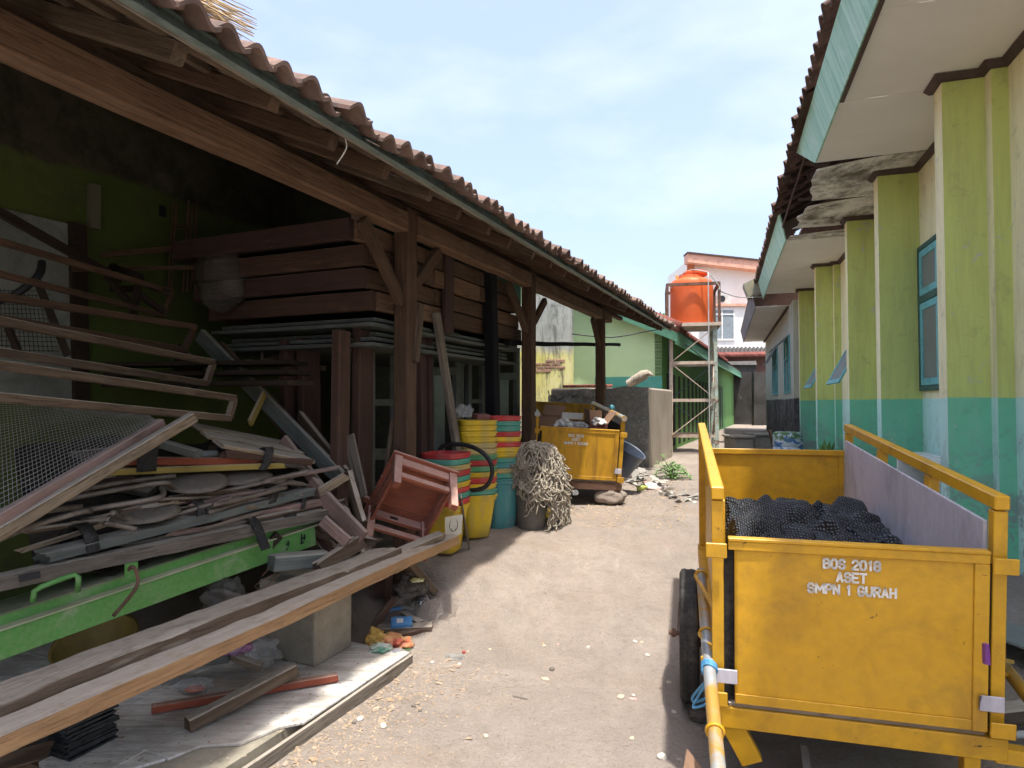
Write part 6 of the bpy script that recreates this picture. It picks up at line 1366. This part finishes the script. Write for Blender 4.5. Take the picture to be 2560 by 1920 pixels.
plank('corner_board', G(-40, 1930, .17), G(96, 1896, .17), .14, .05, W_brown, 'brown broken board beside the left slate stack', 'board', splint=.5)
blob('purple_packet', 'crumpled purple and clear packet below the front plank', G(590, 1615, .25), (.07, .05, .05), mpaint('purple packet', '#9a2f8a', '#b8b0b8', rough=.25), 'packet', .6, 12)
blob('clear_plastic_bag', 'clear plastic bag lying left of the pedestal', G(645, 1632, .16), (.11, .08, .08), M_film, 'plastic bag', .5, 14)
blob('pale_plastic_bag', 'pale dim plastic bag in the dark below the green channel', P(560, 1495, 3.35), (.1, .1, .1), M_filmd, 'plastic bag', .4, 15)
blob('clear_wrapper', 'clear wrapper with red print on the white tiles', G(488, 1712, .1), (.08, .06, .03), M_film, 'wrapper', .5, 16)
blob('red_packet', 'small red packet beside the red stick', G(488, 1722, .1), (.045, .03, .012), mpaint('red print', '#c0402c', '#d8a080', rough=.4), 'packet', .3, 17)
yb = thing('yellow_basin', 'dark yellow plastic basin in the gloom under the front planks', 'basin', G(250, 1640, .1))
g = MB(); g.lathe([(.13, 0), (.19, .16), (.205, .165), (.18, .15), (.12, .01), (.001, .01)], 26, Matrix.Translation(G(255, 1660, .1)) @ Matrix.Rotation(.4, 4, 'X'), cap0=True); g.obj('basin_body', mpaint('dim yellow plastic', '#a88a20', '#96791c', rough=.5), yb, smooth=True)
wire('wire_tangle', [P(655, 1440, 3.5), P(690, 1405, 3.5), P(700, 1425, 3.5), P(640, 1462, 3.5), P(660, 1470, 3.5), P(712, 1420, 3.55)], .003, M_rust); tag(bpy.data.objects['wire_tangle'], 'tangle of thin rusty wire beside the teal beam stub', 'wire')
# rubbish right of the pedestal
bs = thing('broken_stool', 'dark red broken stool standing behind the pedestal', 'stool', G(955, 1540, .06))
plank('leg', G(972, 1530, .07), P(972, 1425, 4.2), .05, .05, W_red, parent=bs); plank('leg', G(935, 1568, .07), P(985, 1495, 4.15), .04, .04, W_red, parent=bs); plank('panel', P(935, 1440, 4.35), P(965, 1440, 4.35), .02, .3, W_maroon, parent=bs); plank('leg', G(988, 1508, .1), P(990, 1425, 4.3), .04, .06, W_maroon, parent=bs)
plank('prop_stick', G(1132, 1536, .05), P(1018, 1400, 4.15), .045, .05, W_old, 'grey split stick propping up the front plank end', 'stick', wear=.5, splint=.6)
plank('mud_board', G(945, 1572, .09), G(1080, 1566, .09), .09, .03, W_old, 'muddy board lying under the blue box', 'board', wear=.6)
plank('mud_board', G(968, 1600, .07), G(1078, 1572, .07), .05, .05, W_brown, 'dark brown board on the dirt in front of the blue box', 'board', wear=.8)
plank('thin_board', G(978, 1520, .12), G(1040, 1497, .13), .07, .025, W_old, 'thin dusty board beneath the grey plastic bag', 'board')
plank('pale_shard', G(1008, 1530, .12), G(1052, 1556, .1), .05, .012, W_grey, 'pale splinter of board right of the blue box', 'splinter')
m = MB(); m.box(-.065, .065, -.04, .04, 0, .025); bx_ = m.obj('blue_box', mpaint('blue printed card', '#2f86c4', '#2879b4', dirt='#9fc0d8', da=.3, ds=14, rough=.4), None, Matrix.Translation(G(1004, 1560, .115)) @ Matrix.Rotation(.15, 4, 'Z') @ Matrix.Rotation(.35, 4, 'X')); tag(bx_, 'small bright blue printed box on the muddy board', 'box')
m = MB(); m.box(-.03, .01, -.02, .02, .0255, .027); m.obj('printed_label', M_paper, bx_, bx_.matrix_basis.copy())
wire('bent_hose', [G(968, 1528, .12), G(1005, 1520, .13), G(1030, 1522, .14), G(1060, 1530, .13), G(1088, 1531, .11)], .013, mpaint('grey white hose', '#a9a79c', '#98968c', rough=.5)); tag(bpy.data.objects['bent_hose'], 'bent grey-white hose with a blue end behind the blue box', 'hose')
wire('blue_end', [G(966, 1529, .121), G(985, 1523, .127), G(1003, 1521, .131)], .015, mpaint('blue hose end', '#3a8fc8', rough=.4), bpy.data.objects['bent_hose'])
blob('grey_plastic_bag', 'torn grey plastic bag hanging behind the propping stick', P(1030, 1468, 4.2), (.11, .08, .07), M_filmd, 'plastic bag', .6, 21)
blob('yellow_tag', 'small yellow and white wrapper on the grey plastic bag', P(1043, 1450, 4.1), (.04, .03, .012), mpaint('yellow white wrapper', '#d8d02a', '#d8d8d0', rough=.3, sc_=20), 'wrapper', .4, 22)
blob('foil_scrap', 'crumpled silver foil scrap beside the bent hose', P(1058, 1502, 4.25), (.05, .04, .03), mpaint('foil', '#a8a8a6', rough=.2, metal=.8), 'foil', .8, 23)
blob('yellow_bag', 'yellow crumpled snack bag beside the pedestal', G(938, 1598, .1), (.05, .04, .06), mpaint('yellow snack foil', '#d0a018', '#b08a14', rough=.3), 'snack bag', .6, 24)
blob('orange_bag', 'yellow-red crumpled snack bag beside the pedestal corner', G(985, 1606, .08), (.085, .06, .045), mpaint('yellow red snack foil', '#d8b05a', '#c8402c', rough=.35, sc_=10, m1=1.), 'snack bag', .6, 25)
blob('white_green_bag', 'white and green wrapper at the tile corner', G(950, 1624, .08), (.06, .045, .03), mpaint('white green wrapper', '#c8cabc', '#2f8a6a', rough=.35, sc_=9, m1=1.), 'wrapper', .6, 26)
blob('tan_wrapper', 'dull tan wrapper with blue edge before the snack bags', G(990, 1632, .06), (.06, .035, .022), mpaint('tan wrapper', '#9a8a74', '#3f6fa8', rough=.5, sc_=7), 'wrapper', .5, 27)
plank('green_straw', G(985, 1626, .06), G(1028, 1624, .06), .008, .008, mpaint('green straw', '#3f7a3f', rough=.5), 'thin green straw lying by the snack bags', 'straw')
cu = thing('plastic_cup', 'clear plastic cup lying at the foot of the propping stick', 'cup', G(1110, 1545, .06))
g = MB(); g.lathe([(.028, 0), (.042, .1), (.044, .1), (.03, .002)], 20, Matrix.Translation(G(1112, 1550, .08)) @ Matrix.Rotation(1.2, 4, 'X') @ Matrix.Rotation(.4, 4, 'Z')); g.obj('cup_body', M_film, cu, smooth=True)
blob('white_sachet', 'dirty white sachet lying beside the plastic cup', G(1146, 1544, .06), (.06, .035, .014), M_paper, 'sachet', .3, 28)
blob('stone_lump', 'grey lump of dry cement on the dirt near the porch', G(1136, 1648, .02), (.06, .04, .03), M_concg, 'stone', .3, 31)
wire('dry_root', [G(1040, 1660, .02), G(1060, 1652, .025), G(1085, 1664, .02), G(1110, 1668, .02), G(1150, 1660, .02)], .004, W_old); tag(bpy.data.objects['dry_root'], 'thin dry root curling on the dirt by the porch corner', 'root')
wire('dry_twig', [G(1178, 1615, .03), G(1190, 1590, .035), G(1215, 1575, .04), G(1240, 1570, .04)], .004, W_pale); tag(bpy.data.objects['dry_twig'], 'curved pale dry twig on the sunlit dirt', 'twig')
# single pieces of litter on the path
M_lit = [mpaint('litter white', '#cfc8ba', '#bfb7a8', rough=.7), mpaint('litter cream', '#c9b79c', '#b8a78c', rough=.8), mpaint('litter pink', '#c99a90', '#d0b0a8', rough=.7), mpaint('litter grey', '#6d665c', '#7d766c', rough=.9), mpaint('litter red', '#b83a34', '#a83430', rough=.5)]
LIT = [(1418, 1396, .035, 0, 'white crumpled paper ball on the path ahead of the cart'), (1512, 1430, .022, 0, 'flat white scrap near the crack in the path'), (1674, 1431, .03, 0, 'white leaf-shaped scrap beside the cart wheel'), (1587, 1606, .025, 0, 'square white paper scrap right of the path centre'), (1604, 1608, .02, 1, 'cream scrap touching the square white scrap'),
       (1360, 1616, .02, 1, 'small cream chip in the path centre'), (1470, 1620, .022, 0, 'white triangular chip in the path centre'), (1363, 1698, .035, 1, 'squarish cream tile fragment on the path'), (1380, 1675, .028, 3, 'dark curled leaf on the path'), (1618, 1640, .025, 0, 'white paper sliver left of the wheel'), (1552, 1742, .035, 1, 'cream torn paper near the path front'),
       (1582, 1748, .03, 2, 'pale pink torn paper near the path front'), (1583, 1740, .018, 0, 'tiny white square on the pink paper'), (1672, 1708, .022, 1, 'cream chip beside the wheel shadow'), (1685, 1782, .022, 0, 'white sliver in the wheel shadow'), (1655, 1895, .035, 0, 'white shell-like chip at the lower path edge'), (1214, 1842, .022, 1, 'cream chip on the near path'),
       (1580, 1848, .02, 1, 'thin cream sliver on the near path'), (958, 1817, .028, 0, 'white pebble left on the near dirt'), (900, 1800, .03, 0, 'white broken shell on the near dirt'), (885, 1808, .018, 3, 'round grey pebble beside the white shell'), (940, 1772, .03, 1, 'crumpled cream wrapper on the near dirt'), (1034, 1766, .02, 3, 'grey pebble on the near dirt'), (1050, 1778, .018, 3, 'small dark pebble beside the grey pebble'),
       (1120, 1574, .028, 0, 'folded white paper scrap by the plastic cup shadow'), (1160, 1632, .022, 4, 'small red wrapper on the sunlit dirt'), (1170, 1630, .014, 1, 'cream pebble touching the red wrapper'), (1080, 1658, .022, 0, 'small white scrap by the dry root'), (1148, 1662, .018, 0, 'white chip at the end of the dry root'), (1216, 1405, .022, 2, 'pink scrap at the edge of the eave shadow'),
       (1395, 1612, .016, 2, 'tiny pink chip in the path centre'), (1225, 1625, .018, 1, 'tan chip right of the red wrapper'), (1640, 1475, .016, 3, 'dark pebble ahead of the wheel'), (1300, 1745, .05, 3, 'thin dark stick lying across the near path'), (1500, 1400, .045, 3, 'dark crack-like twig on the path beyond'), (1595, 1348, .02, 0, 'white scrap far up the path'), (1615, 1335, .03, 1, 'cream scrap far up the path by the cart rail')]
for i, (u, v, s, mi, lab) in enumerate(LIT):
    p = G(u, v, 0.); s *= .68
    for _ in range(4): p = G(u, v, gz(p.x, p.y))
    stick = 'stick' in lab or 'twig' in lab; flat = s > .018 and mi in (0, 1, 2, 4) and 'pebble' not in lab and 'shell' not in lab and 'ball' not in lab
    r = (s * 1.3, s * .15, s * .12) if stick else ((s, s * .7, s * .16) if flat else (s * .9, s * .75, s * .55))
    o = blob('litter_scrap' if flat else ('twig' if stick else 'pebble'), lab, p + V((0, 0, r[2] * .5)), r, M_lit[mi], 'scrap' if flat else ('twig' if stick else 'pebble'), .45 if flat else .2, i + 40, 2.6 if flat else 1.5, 'litter on the path', .8); o.rotation_euler = (0, 0, i * 1.7)
# wood chips and grit along the porch edge
m = MB(); rnd = random.Random(21)
def chip(p, s, t_):
    a = rnd.uniform(0, 6.28); x = V((math.cos(a), math.sin(a), rnd.uniform(-.3, .3))) * s; y = V((-math.sin(a), math.cos(a), rnd.uniform(-.3, .3))) * s * rnd.uniform(.3, .8); p = p + V((0, 0, s * .12))
    m.add([p - x - y * .6, p + x * .8 - y, p + x + y * .7, p - x * .6 + y, p + V((0, 0, s * t_))], [(0, 1, 4), (1, 2, 4), (2, 3, 4), (3, 0, 4)])
for i in range(5200):
    t_ = rnd.uniform(-2.6, 2.3); n_ = .49 + abs(rnd.gauss(0, .22)); 
    if t_ > .2: n_ = .30 + rnd.random() ** 1.6 * .8
    p = S(t_, n_); s = rnd.uniform(.003, .011) * (1 if rnd.random() < .93 else 2.2) * (.55 if t_ > .3 else 1); p.z = gz(p.x, p.y); chip(p, s, .35)
for i in range(1500):
    p = V((rnd.uniform(-.9, 1.6), rnd.uniform(1.8, 8.5), 0)); 
    if (p - OS).dot(NS) < .46: continue
    p.z = gz(p.x, p.y); chip(p, rnd.uniform(.002, .006), .5)
for i in range(900):
    p = S(rnd.uniform(-2.6, .15), rnd.uniform(-.9, .44)); p.z = ZT + .001; chip(p, rnd.uniform(.003, .008), .4)
for i in range(1500):
    p = P(rnd.uniform(1400, 1720), 1100, rnd.uniform(5.6, 9.5)); p.z = gz(p.x, p.y); chip(p, rnd.uniform(.006, .02), .4)
tag(m.obj('wood_chip_litter', mpaint('chips', '#a98d6a', '#c0b09a', dirt='#5d5040', da=.7, ds=9, rough=.9, coord='World')), 'scattered wood chips and grit on the dirt', 'chips', None, 'stuff')
# broken shards beside the second cart
M_shard = mpaint('pale broken asbestos', '#b3aea4', '#a39d92', dirt='#7d766a', da=.5, ds=7, rough=.9, rnd=.18)
def shard(seed):
    r = random.Random(seed); k = r.randint(4, 6); m = MB(); m.prism([(math.cos(6.283 * i / k) * r.uniform(.6, 1.), math.sin(6.283 * i / k) * r.uniform(.5, .9), 0) for i in range(k)], (0, 0, .09)); me = m.mesh('shard'); me.materials.append(M_shard); return me
SH = [shard(i) for i in range(6)]
pile0 = P(1600, 1180, 8.6); pile0.z = .42
for i in range(70):
    a = rnd.random(); p = P(1562 + 190 * a + rnd.gauss(0, 12), 1150 + 100 * a, 8.9 - 2.0 * a + rnd.gauss(0, .25)); p.z = gz(p.x, p.y) + max(.01, .22 * (1 - a * 1.6) * rnd.random() + .012)
    s = rnd.uniform(.04, .12) * (1.1 - .5 * a)
    o = link('broken_shard', SH[i % 6], None, None, Matrix.Translation(p) @ Euler((rnd.gauss(0, .35), rnd.gauss(0, .35), rnd.uniform(0, 6))).to_matrix().to_4x4() @ Matrix.Scale(s, 4)); tag(o, 'pale broken sheet shard in the rubble beside the second cart', 'shard', 'rubble shards beside the second cart')
m = MB(); m.box(-.14, .14, -.1, .1, 0, .012); tag(m.obj('white_packet', mpaint('white red packet', '#d8d4cc', '#c85a48', rough=.5, sc_=6, m1=.7), None, Matrix.Translation(G(1640, 1218, .44)) @ Matrix.Rotation(.3, 4, 'X') @ Matrix.Rotation(.2, 4, 'Y')), 'white and red flattened packet on the rubble', 'packet')
lb = thing('green_bottle', 'small lime green plastic bottle lying on the path by the rubble', 'bottle', G(1600, 1222, .42))
g = MB(); g.lathe([(.03, 0), (.035, .01), (.035, .08), (.015, .11), (.015, .13), (.001, .13)], 14, Matrix.Translation(G(1592, 1222, .46)) @ Matrix.Rotation(1.4, 4, 'Y'), cap0=True); g.obj('bottle_body', mpaint('lime plastic', '#a8b020', '#8a9a18', rough=.3), lb, smooth=True)
blob('round_cup', 'small clear round cup lying under the second cart', P(1438, 1232, 6.5), (.035, .03, .03), M_film, 'cup', .15, 33)
# weed at the foot of the enclosure
wd = thing('weed_plant', 'bright green leafy weed growing at the foot of the tower', 'plant', G(1683, 1190, .42)); rnd = random.Random(9); m = MB(); sm2 = MB(); wb = G(1680, 1195, .42)
for i in range(520):
    a = rnd.uniform(0, 6.28); r_ = rnd.random() ** .6; p = wb + V((math.cos(a) * r_ * .27, math.sin(a) * r_ * .3, .02 + (.22 * (1 - r_ * r_) + (.16 if rnd.random() < .2 and math.cos(a) < 0 else 0)) * rnd.uniform(.5, 1.05)))
    x = V((rnd.gauss(0, 1), rnd.gauss(0, 1), rnd.gauss(0, .35))).normalized(); y = V((0, 0, 1)).cross(x).normalized() + V((0, 0, rnd.gauss(0, .3))); s = rnd.uniform(.014, .03)
    m.add([p - x * s, p - x * s * .2 + y * s * .6, p + x * s, p - x * s * .2 - y * s * .6], [(0, 1, 2, 3)])
    if i % 14 == 0: sm2.tube([wb + V((0, 0, -.02)), (wb + p) / 2 + V((0, 0, .04)), p], .004, 4)
m.obj('leaves', mpaint('weed leaf', '#6f9a4a', '#86b05a', dirt='#4f7a34', da=.4, ds=6, rough=.6), wd); sm2.obj('stems', M_leaf, wd)
for i in range(3):
    wl = [(1405, 1230), (1475, 1238), (1360, 1222)][i]
m = MB(); m.prism([G(1330, 1308, .4), G(1420, 1285, .42), G(1422, 1290, .42), G(1332, 1316, .4)], V((0, 0, .012))); tag(m.obj('bamboo_strip', W_old), 'thin flat bamboo strip lying in front of the net bucket', 'bamboo strip')
blob('yellow_lump', 'small yellow plastic piece peeking from under the rope net', P(1368, 1282, 5.75), (.06, .05, .05), MBIN['yellow'], 'plastic piece', .3, 35)
# under and beside the near cart
carton('red_snack_box', 'torn red snack carton lying under the near cart front', Matrix.Translation(V((.60, 2.2, .02))) @ Matrix.Rotation(-.35, 4, 'Z') @ Matrix.Rotation(rad(10), 4, 'Y'), .2, .14, .17, mpaint('red card', '#b02028', '#9c1c24', dirt='#c8a8a0', da=.3, ds=10, rough=.4), (('L', 40, .08), ('F', 30, .05)))
text('OCOPE', .032, Matrix.Translation(V((.60, 2.2, .02))) @ Matrix.Rotation(-.35, 4, 'Z') @ Matrix.Rotation(rad(10), 4, 'Y') @ Matrix.Translation(V((.13, -.002, .1))) @ Matrix.Rotation(rad(90), 4, 'X') @ Matrix.Rotation(.6, 4, 'Z'), mpaint('yellow print', '#d8c02a', rough=.5), bpy.data.objects['red_snack_box'], 'lettering', .001)
blob('brown_stone', 'brown stone on the dirt beside the near cart wheel', G(1748, 1786, .03), (.05, .04, .03), mpaint('brown stone', '#5d5248', '#4d443b', rough=.9), 'stone', .2, 36)
plank('under_lath', G(2010, 1870, .05), G(2025, 1985, .03), .03, .02, W_pale, 'pale lath on the ground under the near cart', 'lath')
plank('wall_timber', G(2380, 1800, .08), G(2640, 1770, .08), .09, .07, W_old, 'old square timber lying between the near cart and the school wall', 'timber')
m = MB(); m.tube([G(2520, 1838, .05), G(2640, 1832, .05)], .016, 10); tag(m.obj('white_pipe', M_pvc, smooth=True), 'short white pipe lying near the school wall', 'pipe')
m = MB(); m.box(-.25, .25, -.3, .3, 0, .012); tag(m.obj('zinc_sheet', mpaint('grey zinc', '#8f9390', '#7f8380', rough=.5, metal=.3), None, Matrix.Translation(G(2570, 1600, .12)) @ Matrix.Rotation(.25, 4, 'Z') @ Matrix.Rotation(.12, 4, 'Y')), 'flat grey metal sheet lying against the foot of the school wall', 'metal sheet')
wbn = thing('white_bench', 'low white slatted bench standing against the school wall behind the cart', 'bench', B(6.6, 1.75, .2))
for i in range(3): m = MB(); m.box(6.3, 7.75, -2.0 + i * .1, -1.915 + i * .1, .95, .975, MBt); m.obj('seat_slat', M_wframe, wbn)
for t_ in (6.4, 7.6): m = MB(); m.box(t_, t_ + .05, -2.0, -1.72, .25, .949, MBt); m.obj('leg', M_wframe, wbn)
pl = thing('small_plant', 'little green plant growing at the school wall behind the cart', 'plant', B(10.9, 1.8, .4)); m = MB(); rnd = random.Random(4)
for i in range(26):
    a = rnd.uniform(0, 6.28); b0 = B(11.6, 1.6, .42); tip = b0 + V((math.cos(a) * .14, math.sin(a) * .14, rnd.uniform(.2, .5))); mid = (b0 + tip) / 2; y = V((-math.sin(a), math.cos(a), 0)) * .035
    m.add([mid, mid + y + (tip - mid) * .5, tip, mid - y + (tip - mid) * .5], [(0, 1, 2, 3)])
m.obj('leaves', M_leaf, pl)

blob('mud_nest', 'small dark mud nest stuck high on the nearest school fin', P(2453, 432, 5.03), (.035, .02, .05), mpaint('dry mud', '#4a4238', '#3d362e', rough=1.), 'mud nest', .4, 51)
